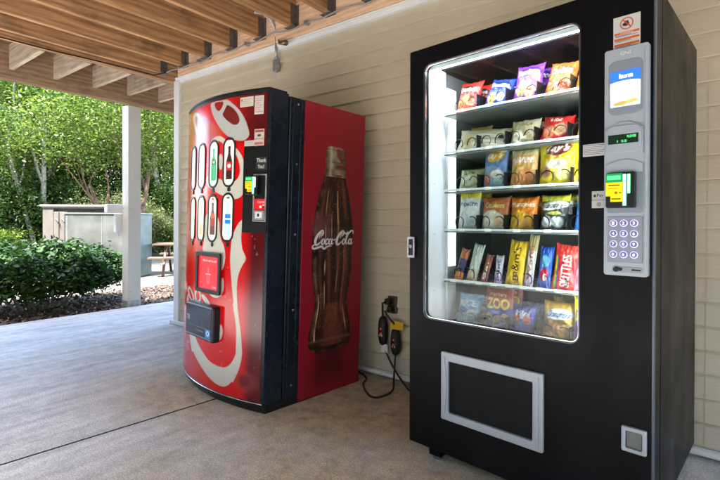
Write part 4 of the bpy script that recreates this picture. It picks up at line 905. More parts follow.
# notices on the door
c = Canvas(.8125, .888, 1.597, 1.699, .0009, L((.80, .80, .78)))
c.ell(.850, 1.674, .019, .019, L((.80, .22, .12))); c.ell(.850, 1.674, .0155, .0155, L((.80, .80, .78))); c.ell(.848, 1.672, .010, .006, L((.12, .12, .12))); c.rect(.845, .855, 1.674, 1.682, L((.12, .12, .12)))
c.poly([(.838, 1.686), (.8405, 1.6885), (.863, 1.6625), (.860, 1.660)], L((.80, .22, .12)))
for k, zz in enumerate((1.645, 1.6275, 1.610)):
    c.rect(.816, .885, zz - .0035, zz + .0035, L((.82, .36, .12))); c.rect(.818, .862, zz - .0065, zz - .0048, L((.35, .33, .32))); c.rect(.818, .880, zz - .0095, zz - .0080, L((.4, .38, .36)))
c.text('WARNING', .832, .868, 1.6430, 1.6475, L((.9, .88, .85)))
c.mesh('warning_sticker', lambda x, z: (x, -.0012 + 0 * x, z), M['print_paper'], sm)
c = Canvas(.7225, .7922, 1.2675, 1.3075, .0008, L((.80, .80, .80)))
for k in range(6): c.rect(.7255, .789 - .006 * (k % 3), 1.3025 - k * .0058, 1.3045 - k * .0058, L((.38, .38, .40)), .75)
c.mesh('notice_label', lambda x, z: (x, -.0012 + 0 * x, z), M['print_paper'], sm)
c = Canvas(.751, .7922, 1.097, 1.152, .0008, L((.78, .78, .76)))
c.rect(.751, .7922, 1.1225, 1.1235, L((.3, .3, .3))); c.ell(.760, 1.137, .0042, .0045, L((.08, .08, .08))); c.text('Pay', .767, .785, 1.131, 1.143, L((.12, .12, .12)), grow=.2); c.ell(.772, 1.109, .006, .006, L((.3, .3, .3))); c.ell(.772, 1.109, .004, .004, L((.78, .78, .76))); c.ell(.772, 1.109, .0018, .0018, L((.2, .2, .2)))
c.mesh('payment_label', lambda x, z: (x, -.0012 + 0 * x, z), M['print_paper'], sm)

# ================================================================== SNACKS (each one stands in its own coil)
def pouch(name, label, cat, x, z, w, h, art, y=.175, puff=.026, lean=14, roll=0, yaw=0, group=None, pinch=.10, seed=0, step=None):
    w *= 1.07; h *= 1.08; step = step or min(w, h) / 62.
    c = Canvas(-w / 2, w / 2, 0, h, step, (.5, .5, .5)); art(c, w, h)
    U = c.X / (w / 2); V_ = c.Y / h * 2 - 1
    bulge = np.clip(1 - U ** 2, 0, 1) ** .55 * np.clip(1 - V_ ** 4, 0, 1) ** .8
    nz = (vnoise(U * 3 + seed, V_ * 3 + seed, seed) - .5) * .35 + (vnoise(U * 7, V_ * 8, seed + 3) - .5) * .22
    wx = c.X * (1 - pinch * np.clip(1 - V_ ** 2, 0, 1) + .03 * nz * np.abs(U))
    zz = c.Y + .02 * h * nz * (np.abs(V_) < .95) + .035 * h * np.abs(U) ** 3 * np.sign(V_) * (np.abs(V_) > .7)
    crimp = .0016 * np.sin(c.X * 900) * (np.abs(V_) > .90)
    pleat = .0030 * np.sin(U * 13 + seed + 2.5 * vnoise(U * 3, V_ * 3, seed)) * np.clip(np.abs(V_) - .45, 0, 1) + .0016 * np.sin(U * 6 + V_ * 9 + seed) * (1 - np.abs(U))
    yf = -puff * bulge * (1 + nz) + crimp + pleat; yb = puff * .8 * bulge + .0012 + crimp + pleat
    Vf = np.stack([wx, yf, zz], -1).reshape(-1, 3); Vb = np.stack([wx, yb, zz], -1).reshape(-1, 3)
    n = c.nx * c.ny; i = np.arange(n).reshape(c.ny, c.nx)
    F = np.stack([i[:-1, :-1], i[:-1, 1:], i[1:, 1:], i[1:, :-1]], -1).reshape(-1, 4)
    F = np.concatenate([F, F[:, ::-1] + n]); per = list(i[0, :]) + list(i[1:, -1]) + list(i[-1, -2::-1]) + list(i[-2:0:-1, 0])
    S = [(per[(k + 1) % len(per)], per[k], per[k] + n, per[(k + 1) % len(per)] + n) for k in range(len(per))]
    F = np.concatenate([F, np.array(S)])
    o = npmesh(name, np.concatenate([Vf, Vb]), F, M['print_bag'], attr=('print', np.concatenate([c.C.reshape(-1, 3)] * 2)), smooth=True)
    o.matrix_world = SNACK @ Matrix.Translation((x, y, z)) @ Matrix.Rotation(R(yaw), 4, 'Z') @ Matrix.Rotation(R(roll), 4, 'Y') @ Matrix.Rotation(R(-lean), 4, 'X')
    tag(o, label, cat, group); return o
def art_chip(base, top=None, word='', wc=(1, 1, 1), badge=None, bx=(.12, .88, .58, .76), blobs=(), low=None, slant=0, cut=.0, stripe=None):
    def f(c, w, h):
        c.fill(np.ones(c.X.shape), L(base)); u = c.X / w + .5; v = c.Y / h
        if low: c.fill(np.clip((.5 - v + .12 * np.sin(u * 4)) / .06, 0, 1), L(low))
        if top: c.fill(np.clip((v - .80) / .04, 0, 1), L(top))
        if stripe: c.fill((np.abs(v - .5 - .1 * (u - .5)) < .03), L(stripe))
        for bx_, by_, rx, ry, col in blobs: c.ell((bx_ - .5) * w, by_ * h, rx * w, ry * h, L(col), soft=.15); c.ell((bx_ - .5) * w, by_ * h - ry * h * .2, rx * w * .6, ry * h * .5, L(tuple(min(1, q * .82) for q in col)), .7, soft=.3)
        if badge: c.ell(((bx[0] + bx[1]) / 2 - .5) * w, (bx[2] + bx[3]) / 2 * h, (bx[1] - bx[0]) * .60 * w, (bx[3] - bx[2]) * .85 * h, L(badge), rot=.08 * slant, soft=.06)
        if word: c.text(word, (bx[0] - .5) * w, (bx[1] - .5) * w, bx[2] * h, bx[3] * h, L(wc), grow=.35, slant=slant)
        c.fill((v > .955) | (v < .04), L(tuple(q * .85 for q in base)), .6)
    return f
def art_bar(base, word, wc, a=None, b=None, wband=None):
    def f(c, w, h):
        c.fill(np.ones(c.X.shape), L(base)); v = c.Y / h
        if a: c.fill(v > .70, L(a))
        if b: c.fill(v < .28, L(b))
        if wband: c.fill(np.abs(c.X / w) < .28, L(wband))
        if word: c.text(word, -.20 * w, .20 * w, .14 * h, .86 * h, L(wc), rot=90, grow=.3)
        c.fill((v > .96) | (v < .04), L((.6, .6, .6)), .5)
    return f
Z1, Z2, Z3, Z4, Z5, Z6 = [z - .006 for z in SH_]
OR = (.93, .55, .22); GD = (.93, .76, .35)
# shelf 1
pouch('chip_bag', 'red corn chip bag at the left end of the top shelf', 'snack bag', .180, Z1, .110, .135, art_chip((.80, .16, .10), word='Doritos', wc=(.97, .93, .88), badge=(.12, .10, .12), bx=(.12, .88, .66, .80), blobs=[(.3, .30, .20, .16, OR), (.65, .25, .22, .18, (.9, .42, .2)), (.5, .45, .16, .1, GD)]), roll=4, yaw=-6, seed=1)
pouch('chip_bag', 'blue corn chip bag on the top shelf beside the red bag', 'snack bag', .312, Z1, .108, .130, art_chip((.16, .28, .75), word='Doritos', wc=(.93, .95, 1), badge=(.08, .1, .3), bx=(.12, .88, .66, .80), blobs=[(.35, .28, .22, .16, GD), (.7, .34, .18, .14, (.85, .85, .9))]), roll=10, lean=22, yaw=-4, seed=2)
pouch('chip_bag', 'large purple corn chip bag at the front of the top shelf', 'snack bag', .447, Z1, .112, .150, art_chip((.52, .26, .72), word='Doritos', wc=(.97, .93, .97), badge=(.30, .14, .48), bx=(.10, .90, .68, .84), blobs=[(.35, .30, .22, .14, GD), (.68, .26, .2, .15, (.9, .72, .5)), (.5, .46, .2, .07, (.92, .84, .6))]), roll=3, yaw=-5, seed=3)
pouch('chip_bag', 'purple bag standing behind the large purple bag on top shelf', 'snack bag', .500, Z1, .110, .148, art_chip((.45, .16, .72), word='Doritos', wc=(.95, .9, .95), badge=(.28, .1, .45), bx=(.1, .9, .68, .84)), y=.26, roll=6, seed=4)
pouch('chip_bag', 'orange chip bag on the top shelf right of the purple bag', 'snack bag', .572, Z1, .108, .135, art_chip((.88, .46, .20), word='Cheetos', wc=(.95, .9, .8), badge=(.80, .30, .10), bx=(.12, .88, .62, .78), blobs=[(.35, .26, .22, .15, (.93, .6, .35)), (.68, .24, .2, .14, (.85, .3, .15))]), roll=7, lean=18, yaw=-5, seed=5)
pouch('chip_bag', 'orange brown chip bag at the right end of top shelf', 'snack bag', .690, Z1, .105, .145, art_chip((.85, .50, .18), word='Fritos', wc=(.95, .9, .7), badge=(.50, .12, .08), bx=(.12, .88, .62, .78), blobs=[(.4, .28, .25, .15, GD)]), roll=5, seed=6)
# shelf 2
pouch('cracker_bag', 'long cream snack bag lying across the left of second shelf', 'snack bag', .248, Z2, .235, .098, art_chip((.80, .79, .68), word='', blobs=[(.2, .45, .14, .3, (.86, .78, .55)), (.6, .62, .3, .1, (.92, .90, .85)), (.62, .34, .34, .1, (.90, .88, .80)), (.88, .6, .06, .1, (.15, .15, .15))], stripe=(.55, .55, .42)), lean=20, roll=5, puff=.02, seed=7)
pouch('cookie_bag', 'small yellow bag peeking over the long cream bag', 'snack bag', .205, Z2, .10, .118, art_chip((.80, .66, .28), word='Snack', wc=(.4, .25, .1)), y=.25, lean=8, seed=8)
pouch('cracker_bag', 'pale cream cracker bag in the middle of the second shelf', 'snack bag', .440, Z2, .115, .108, art_chip((.84, .80, .66), word='Crisps', wc=(.62, .5, .3), bx=(.2, .8, .68, .82), blobs=[(.3, .35, .2, .22, (.93, .90, .80)), (.68, .38, .22, .24, (.94, .86, .68))]), lean=18, seed=9)
pouch('chip_bag', 'red snack bag on the second shelf above the yellow bag', 'snack bag', .560, Z2, .112, .105, art_chip((.82, .14, .14), word='Hot', wc=(.95, .9, .85), bx=(.3, .7, .72, .88), blobs=[(.32, .34, .2, .22, (.93, .55, .38)), (.7, .42, .22, .22, (.93, .68, .5))]), lean=20, roll=5, seed=10)
pouch('chip_bag', 'yellow bag at the right end of the second shelf', 'snack bag', .695, Z2, .10, .115, art_chip((.88, .76, .25), word='Chips', wc=(.6, .1, .1)), seed=11)
# shelf 3
pouch('cracker_bag', 'small pale green snack bag low on the third shelf', 'snack bag', .198, Z3, .112, .095, art_chip((.70, .76, .56), word='Lite', wc=(.3, .45, .25), bx=(.3, .7, .68, .84), blobs=[(.45, .4, .26, .22, (.88, .89, .82)), (.78, .3, .14, .2, (.80, .84, .60))]), lean=18, seed=12)
pouch('chip_bag', 'blue potato chip bag with golden oval badge on third shelf', 'snack bag', .315, Z3, .108, .162, art_chip((.38, .50, .72), word="Lay's", wc=(.97, .94, .85), badge=(.84, .66, .20), bx=(.20, .84, .72, .88), slant=1.2, low=(.50, .63, .80), blobs=[(.26, .24, .17, .15, (.86, .56, .52)), (.66, .36, .24, .10, (.92, .92, .86)), (.70, .18, .18, .08, (.60, .80, .80))]), lean=8, yaw=-4, seed=13)
pouch('chip_bag', 'orange and cream onion ring bag in the third shelf centre', 'snack bag', .440, Z3, .112, .150, art_chip((.90, .70, .42), top=(.88, .82, .62), word='FUNYUNS', wc=(.97, .95, .98), bx=(.10, .90, .62, .76), blobs=[(.3, .24, .22, .17, (.94, .66, .40)), (.70, .26, .24, .19, (.94, .60, .36))], stripe=None), lean=9, seed=14)
pouch('chip_bag', 'big bright yellow potato chip bag with dark red banner', 'snack bag', .575, Z3, .148, .168, art_chip((.90, .80, .14), word="Lay's", wc=(.97, .95, .92), badge=(.42, .10, .10), bx=(.26, .80, .70, .86), slant=1.5, blobs=[(.22, .30, .16, .13, (.80, .60, .42)), (.5, .46, .26, .1, (.94, .93, .86)), (.68, .26, .22, .14, (.93, .88, .55)), (.45, .62, .2, .05, (.92, .72, .30))]), lean=8, puff=.032, seed=15)
pouch('chip_bag', 'brown and white bag at the right end of third shelf', 'snack bag', .700, Z3, .105, .14, art_chip((.62, .45, .42), word='BBQ', wc=(.95, .9, .9)), seed=16)
# shelf 4
pouch('popcorn_bag', 'white and yellow popcorn bag at the left of fourth shelf', 'snack bag', .192, Z4, .100, .160, art_chip((.84, .87, .88), top=(.88, .82, .25), word='Popcorn', wc=(.25, .38, .60), bx=(.08, .92, .58, .74), blobs=[(.3, .25, .2, .14, (.93, .94, .95)), (.68, .22, .2, .14, (.75, .83, .88))]), lean=8, seed=17)
pouch('cookie_bag', 'brown and white cookie bag on the fourth shelf', 'snack bag', .316, Z4, .120, .135, art_chip((.70, .38, .22), word='Cookies', wc=(.85, .80, .45), bx=(.14, .86, .66, .82), low=(.88, .87, .82), blobs=[(.28, .24, .18, .16, (.92, .92, .90)), (.70, .26, .2, .17, (.90, .78, .66))]), lean=10, seed=18)
pouch('chip_bag', 'golden orange snack mix bag in centre of fourth shelf', 'snack bag', .438, Z4, .110, .130, art_chip((.88, .50, .12), word='Munchies', wc=(.97, .92, .85), badge=None, bx=(.06, .94, .70, .84), low=(.92, .72, .18), blobs=[(.28, .26, .2, .18, (.94, .74, .32)), (.68, .24, .2, .17, (.93, .66, .30))]), lean=10, seed=19)
pouch('popcorn_bag', 'black popcorn bag with yellow top on the fourth shelf', 'snack bag', .560, Z4, .106, .134, art_chip((.22, .24, .25), top=(.80, .80, .22), word='Smartfood', wc=(.12, .12, .12), badge=(.88, .90, .88), bx=(.08, .92, .62, .76), slant=1.5, blobs=[(.3, .26, .2, .15, (.85, .88, .90)), (.68, .25, .2, .14, (.82, .85, .86)), (.55, .48, .24, .05, (.85, .83, .35))]), lean=12, seed=20)
pouch('chip_bag', 'blue snack bag at the right end of fourth shelf', 'snack bag', .690, Z4, .105, .13, art_chip((.20, .48, .80), top=(.75, .55, .35), word='Chips', wc=(.95, .97, 1), bx=(.15, .85, .5, .66)), seed=21)
# shelf 5
pouch('candy_bar', 'orange and blue wrapped bar leaning at far left of fifth shelf', 'candy bar', .150, Z5, .040, .135, art_bar((.25, .22, .42), '', (1, 1, 1), a=(.75, .45, .28), b=(.92, .56, .20)), y=.155, puff=.012, roll=12, lean=10, seed=22)
pouch('candy_bar', 'white and green wrapped bar second from left on fifth shelf', 'candy bar', .216, Z5, .048, .155, art_bar((.80, .84, .80), '', (1, 1, 1), a=(.74, .80, .78), b=(.90, .78, .66)), y=.155, puff=.014, roll=10, lean=10, seed=23)
def greenleaf(c, w, h):
    pass
pouch('candy_bar', 'thin reddish brown wrapped bar on the fifth shelf', 'candy bar', .273, Z5, .030, .115, art_bar((.62, .33, .25), 'Bar', (.9, .85, .8), b=(.82, .40, .35)), y=.155, puff=.009, roll=12, lean=10, seed=24)
pouch('candy_bar', 'small white and purple bar in the fifth shelf middle', 'candy bar', .340, Z5, .034, .112, art_bar((.80, .80, .84), 'Mint', (.35, .25, .6), b=(.78, .70, .88)), y=.155, puff=.009, roll=2, lean=8, seed=25)
pouch('candy_bag', 'tall yellow chocolate candy pack with brown vertical lettering', 'candy pack', .410, Z5, .074, .172, art_bar((.96, .78, .08), "m&m's", (.13, .10, .10), wband=None), y=.155, puff=.018, roll=5, lean=8, seed=26)
pouch('candy_bar', 'tall narrow silver and pink candy bar next to yellow pack', 'candy bar', .467, Z5, .036, .195, art_bar((.80, .80, .76), 'Wafer', (.75, .25, .30), a=(.70, .66, .45), b=(.82, .75, .85)), y=.155, puff=.010, roll=6, lean=6, seed=27)
pouch('candy_bag', 'bright blue candy pack with red patch on the fifth shelf', 'candy pack', .530, Z5, .050, .152, art_chip((.10, .32, .72), word='', blobs=[(.5, .66, .32, .14, (.40, .70, .88)), (.5, .34, .32, .16, (.80, .12, .20)), (.6, .28, .14, .08, (.92, .90, .9))]), y=.155, puff=.014, roll=3, lean=8, seed=28)
def sk(c, w, h):
    c.fill(np.ones(c.X.shape), L((.78, .12, .12))); v = c.Y / h; u = c.X / w + .5
    for k, col in enumerate([(.90, .55, .12), (.90, .80, .15), (.25, .60, .25), (.40, .20, .55)]): c.fill((np.abs(u - .12 - .05 * k + .10 * v) < .028), L(col), .9)
    c.fill(np.clip((v - .72) / .05, 0, 1), L((.80, .22, .18)))
    c.text('SKITTLES', -.13 * w, .24 * w, .10 * h, .78 * h, L((.97, .95, .95)), rot=90, grow=.4)
pouch('candy_bag', 'red fruit candy pack with white vertical lettering and rainbow', 'candy pack', .603, Z5, .088, .162, sk, y=.155, puff=.018, roll=5, lean=8, seed=29)
pouch('candy_bag', 'pink and grey candy pack at the right end of fifth shelf', 'candy pack', .668, Z5, .060, .150, art_chip((.45, .47, .60), word='', low=(.90, .62, .72), blobs=[(.4, .28, .26, .14, (.86, .35, .45)), (.55, .70, .2, .1, (.5, .75, .88))]), y=.155, puff=.016, roll=6, lean=8, seed=30)
# shelf 6
pouch('cookie_bag', 'light blue snack pack at the left of the bottom shelf', 'snack bag', .188, Z6, .110, .130, art_chip((.48, .72, .88), word='RICE', wc=(.95, .97, 1), bx=(.15, .85, .6, .78), blobs=[(.3, .45, .2, .1, (.20, .38, .72)), (.7, .4, .2, .1, (.85, .9, .93))]), lean=16, seed=31)
def zoo(c, w, h):
    c.fill(np.ones(c.X.shape), L((.20, .24, .60))); v = c.Y / h; c.fill(v > .52, L((.66, .20, .16))); c.fill(v > .95, L((.80, .70, .60)))
    c.text('ZOO', -.38 * w, .40 * w, .50 * h, .72 * h, L((.97, .83, .12)), grow=.6)
    c.text('crackers', -.3 * w, .3 * w, .78 * h, .86 * h, L((.92, .75, .5)), grow=.2)
    for bx, by in ((-.3, .30), (-.02, .26), (.26, .32)): c.ell(bx * w, by * h, .12 * w, .09 * h, L((.78, .62, .42)))
    c.rect(-.2 * w, .1 * w, .38 * h, .44 * h, L((.45, .55, .9)))
pouch('cracker_box', 'red and blue animal cracker bag with big yellow lettering', 'snack bag', .332, Z6, .118, .172, zoo, lean=7, puff=.022, pinch=.03, seed=32)
pouch('cookie_bag', 'blue red and white cookie bag low on the bottom shelf', 'snack bag', .436, Z6, .100, .112, art_chip((.16, .24, .68), word='Mini', wc=(.93, .93, .98), bx=(.25, .8, .62, .80), blobs=[(.26, .52, .18, .14, (.85, .32, .30)), (.72, .48, .17, .14, (.86, .42, .38)), (.5, .6, .1, .1, (.92, .92, .95))]), lean=16, seed=33)
pouch('cookie_bag', 'gold cookie bag with white oval badge on the bottom shelf', 'snack bag', .582, Z6, .128, .138, art_chip((.86, .68, .22), word="Grandma's", wc=(.20, .34, .62), badge=(.88, .90, .93), bx=(.16, .84, .60, .76), slant=1., low=(.55, .40, .18), blobs=[(.3, .30, .18, .14, (.66, .42, .20)), (.68, .28, .18, .14, (.70, .48, .24))]), lean=12, seed=34)
pouch('cookie_bag', 'olive yellow bag behind the gold cookie bag', 'snack bag', .615, Z6, .125, .165, art_chip((.62, .56, .20), word='Oats', wc=(.4, .3, .1)), y=.27, lean=6, seed=35)
pouch('candy_bag', 'yellow and purple candy pack at bottom right of the window', 'candy pack', .685, Z6, .080, .165, art_chip((.93, .84, .10), word='Nut', wc=(.4, .15, .5), low=(.38, .20, .52), blobs=[(.5, .3, .25, .1, (.9, .8, .85)), (.5, .75, .16, .08, (.35, .15, .45))]), y=.15, lean=5, seed=36)

fronts = [o for o in COL.objects if o.get('category') == 'snack bag' and 'behind' not in o['label'] and 'peeking' not in o['label'] and 'lying' not in o['label']]
for o in fronts:
    d = o.copy(); COL.objects.link(d); d.matrix_world = SNACK @ Matrix.Translation((.004, .085, .004)) @ SNACK.inverted() @ o.matrix_world
    d['label'] = 'second bag hidden behind the ' + ' '.join(o['label'].split()[:11])
# ================================================================== OUTSIDE
def at(px, Y, z=0.):     # horizontal bearing of a landmark seen from the porch -> place on the ground
    return Vector(((px - 360) / 457. * Y, Y, z))
def leaves(centres, per, spread, size, tone_c, flat=.6, aspect=.85, droop=0.):
    """many separate leaf blades clustered about the given centres"""
    n = len(centres) * per; c = np.repeat(centres, per, 0) + rs.normal(size=(n, 3)) * spread
    a = rs.normal(size=(n, 3)); a[:, 2] = a[:, 2] * flat - droop; a /= np.linalg.norm(a, axis=1)[:, None]
    nrm = rs.normal(size=(n, 3)); nrm[:, 2] = np.abs(nrm[:, 2]) + .9; b = np.cross(nrm, a); b /= np.linalg.norm(b, axis=1)[:, None]
    up = np.cross(a, b); l = (size * rs.uniform(.6, 1.35, n))[:, None]; w_ = l * aspect
    V = np.stack([c - a * l, c - b * w_ * .5 - a * l * .1 + up * l * .12, c + a * l, c + b * w_ * .5 - a * l * .1 + up * l * .12], 1).reshape(-1, 3)
    t = np.repeat(np.clip(np.repeat(tone_c, per) + rs.normal(size=n) * .16, 0, 1), 4)
    return V, np.arange(4 * n).reshape(-1, 4), t
def crown_centres(n, blobs):
    """cluster centres spread through several irregular lobes, denser toward the outside"""
    out = []; tone = []
    w = np.array([b[3] * b[4] * b[5] for b in blobs]); w = w / w.sum(); pick = rs.choice(len(blobs), n, p=w)
    for k in pick:
        x, y, z, rx, ry, rz = blobs[k]; d = rs.normal(size=3); d /= np.linalg.norm(d); r = rs.uniform(.35, 1.) ** .6 * (1 + .18 * math.sin(d[0] * 5 + k) * math.cos(d[1] * 6 + k * 2))
        out.append((x + d[0] * rx * r, y + d[1] * ry * r, z + d[2] * rz * r)); tone.append(.42 + rs.normal() * .25)
    return np.array(out), np.array(tone)
def limb_tree(name, label, cat, stems, blobs, ncl, per, leaf, leafsize, bark, spread=.16, group=None, h0=0., seed=0, flat=.6):
    t = thing(name, label, cat, Matrix(), group)
    r_ = random.Random(seed); mb = MB(); tips = []
    def branch(p, d, l, r, lev):
        pts = [p]; q = p.copy(); dd = d.copy()
        for k in range(5):
            dd = (dd + Vector((r_.uniform(-.16, .16), r_.uniform(-.16, .16), r_.uniform(-.02, .12)))).normalized(); q = q + dd * l / 5; pts.append(q.copy())
        mb.tube(pts, [r * (1 - .11 * k) for k in range(6)], 8 if lev == 0 else 6, lev == 0)
        if lev < 3:
            for k in range(3 if lev < 2 else 2):
                i = r_.choice((3, 4, 5)); nd = (dd + Vector((r_.uniform(-.9, .9), r_.uniform(-.9, .9), r_.uniform(-.1, .6)))).normalized()
                branch(pts[i], nd, l * r_.uniform(.45, .7), r * (1 - .11 * i) * .62, lev + 1)
        else: tips.append(tuple(q))
    for (p, d, l, r) in stems: branch(Vector(p), Vector(d).normalized(), l, r, 0)
    obj('trunk', mb, bark, t, smooth=True)
    C_, T_ = crown_centres(ncl, blobs)
    if tips:
        tp = np.array(tips); C_ = np.concatenate([C_, tp]); T_ = np.concatenate([T_, .45 + rs.normal(size=len(tp)) * .15])
    V, F, tn = leaves(C_, per, spread, leafsize, T_, flat=flat)
    npmesh('crown', V, F, leaf, t, tone=tn)
    return t
def put(t, P, rz=0., s=1., sz=None):
    t.matrix_world = Matrix.Translation(P) @ Matrix.Rotation(rz, 4, 'Z') @ Matrix.Diagonal((s, s, sz or s, 1)); return t

# clipped dark shrub beside the slab
t = thing('shrub', 'rounded dark green glossy shrub growing in the mulch beside the slab', 'shrub', WALL @ Matrix.Translation((-4.47, -.50, -.03)))
cs = []; tn = []
for k in range(1500):
    d = rs.normal(size=3); d /= np.linalg.norm(d); d[2] = abs(d[2]) if rs.rand() < .8 else -abs(d[2]) * .5; r = rs.uniform(.55, 1.) ** .5 * (1 + .11 * math.sin(d[0] * 7) * math.cos(d[1] * 9))
    cs.append((d[0] * .62 * r, d[1] * 1.0 * r, .37 + d[2] * .41 * r)); tn.append(.40 + rs.normal() * .24)
cs = np.array(cs); cs[:, 2] = np.where(cs[:, 2] < .06, .06 + rs.rand(len(cs)) * .2, cs[:, 2])
V, F, q = leaves(cs, 16, .045, .033, np.array(tn), flat=.5, aspect=.95); npmesh('foliage', V, F, M['leaf_dark'], t, tone=q)
mb = MB()
for k in range(26):
    a = rnd.uniform(0, 2 * PI); e = Vector((math.cos(a) * .5 * rnd.uniform(.3, 1), math.sin(a) * .8 * rnd.uniform(.3, 1), rnd.uniform(.35, .62))); b = Vector((e.x * .25, e.y * .35, 0)); mb.tube([b, b.lerp(e, .5) + Vector((rnd.uniform(-.04, .04), rnd.uniform(-.04, .04), .03)), e], [.012, .009, .005], 6)
obj('stems', mb, M['bark'], t, smooth=True)

# utility cabinets behind the shrub
cabm = simple('weathered_cabinet', (.095, .10, .088), .5, metal=.15, var=.35, scale=2.6, bump=.1, bscale=30, rvar=.1)
pa, pb = at(64.5, 8.9), at(141.5, 8.9); ang = math.atan2((pb - pa).y, (pb - pa).x) - R(3)
wd_ = (pb - pa).length
uc = thing('utility_cabinet', 'low weathered grey green metal cabinet behind the shrub', 'cabinet', Matrix.Translation(pa + Vector((0, 0, -.05))) @ Matrix.Rotation(ang, 4, 'Z'))
obj('cabinet_body', wbox(0, wd_, 0, .45, 0, 1.22), cabm, uc, bevel=.015)
obj('cabinet_lid', wbox(-.015, wd_ + .03, -.02, .47, 1.222, 1.245), simple('pale_lid', (.22, .24, .22), .5, var=.15), uc, bevel=.006)
obj('end_door', wbox(wd_ + .002, wd_ + .018, .01, .44, .02, 1.218), simple('teal_green_metal', (.085, .12, .11), .5, metal=.1, var=.3, scale=4), uc, bevel=.01)
obj('door_seam', MB().box(wd_ * .5 - .004, wd_ * .5 + .004, -.004, .0, .03, 1.19).box(.04, .06, -.004, 0, .03, 1.19), M['steel'], uc)
stn = simple('tan_stone', (.125, .11, .092), .85, var=.16, scale=5, bump=.4, bscale=40)
pa2 = at(42.5, 9.9); w2 = (at(112, 9.9) - pa2).length
en = thing('enclosure_wall', 'low tan masonry enclosure with a flat cap behind the cabinet', 'enclosure', Matrix.Translation(pa2 + Vector((0, 0, -.05))) @ Matrix.Rotation(R(2), 4, 'Z'))
obj('pillar', wbox(0, .23, 0, .3, 0, 1.39), stn, en, bevel=.012)
obj('wall_panel', wbox(.23, w2, .12, .24, 0, 1.36), stn, en, bevel=.006)
obj('cap', MB().box(-.04, w2 + .02, -.04, .34, 1.392, 1.44).box(.0, w2, -.02, .32, 1.36, 1.390), simple('cap_stone', (.17, .155, .145), .8, var=.2, scale=6), en, bevel=.006)
pa3 = at(53.5, 9.2); w3 = (at(64.3, 9.2) - pa3).length
gp = thing('enclosure_gate', 'narrow tan double panel with small hooks left of the cabinet', 'gate', Matrix.Translation(pa3 + Vector((0, 0, -.05))) @ Matrix.Rotation(R(2), 4, 'Z'))
for x in (0, w3 / 2 + .004): obj('gate_panel', wbox(x, x + w3 / 2 - .006, 0, .12, 0, 1.27), stn, gp, bevel=.012)
for x in (.05, w3 / 2 + .06): obj('hook', MB().tube([(x, -.01, 1.12), (x + .03, -.05, 1.13), (x + .06, -.05, 1.10), (x + .06, -.05, 1.04)], .012, 6), M['steel'], gp, smooth=True)

# picnic table
pt = thing('picnic_table', 'brown wooden picnic table on the path beyond the porch', 'table', Matrix.Translation(at(196, 9.6, -.045)) @ Matrix.Rotation(R(14), 4, 'Z'))
tp = MB(); [tp.box(-.80, .80, -.34 + .138 * k, -.34 + .138 * k + .130, .60, .635) for k in range(5)]; obj('table_top', tp, M['table'], pt, bevel=.004)
for sy in (-1, 1):
    b = MB(); b.box(-.80, .80, sy * .62 - .12, sy * .62 - .003, .355, .39).box(-.80, .80, sy * .62 + .003, sy * .62 + .12, .355, .39); obj('bench', b, M['table'], pt, bevel=.004)
for x in (-.56, .56):
    for sy in (-1, 1):
        a = MB(); 
        P0, P1 = Vector((x, sy * .52, 0)), Vector((x, sy * .14, .60)); d = (P1 - P0).normalized(); s_ = Vector((0, d.z, -d.y)) * .045; e = Vector((.02, 0, 0))
        a.add([P0 - s_ - e, P0 + s_ - e, P1 + s_ - e, P1 - s_ - e, P0 - s_ + e, P0 + s_ + e, P1 + s_ + e, P1 - s_ + e], [(0, 1, 2, 3), (7, 6, 5, 4), (0, 4, 5, 1), (1, 5, 6, 2), (2, 6, 7, 3), (3, 7, 4, 0)])
        obj('leg', a, M['table'], pt, fix=True, bevel=.003)
    obj('brace', wbox(x + .022, x + .055, -.74, .74, .30, .353), M['table'], pt, bevel=.003)

# hedges further back
def hedge(P, rz, lx, ly, lz, label):
    t = thing('hedge', label, 'hedge', Matrix.Translation(P) @ Matrix.Rotation(rz, 4, 'Z')); n = int(500 * lx)
    c_ = np.stack([rs.uniform(-lx / 2, lx / 2, n), rs.uniform(-ly / 2, ly / 2, n), rs.uniform(.05, 1, n) ** .6 * lz], 1)
    V, F, q = leaves(c_, 14, .07, .05, .5 + rs.normal(size=n) * .15, aspect=.6); npmesh('foliage', V, F, M['leaf'], t, tone=q)
    mb = MB(); [mb.tube([(x, 0, 0), (x + .1, .05, lz * .7)], [.025, .012], 6) for x in np.arange(-lx / 2 + .2, lx / 2, .4)]; obj('stems', mb, M['bark'], t)
hedge(at(172, 14.5, -.05), R(5), 3.2, 1.0, .92, 'low clipped bright green hedge beyond the picnic table')
hedge(at(-40, 12, -.05), R(5), 2.7, 1.0, .74, 'low yellow green hedge at far left behind the shrub')

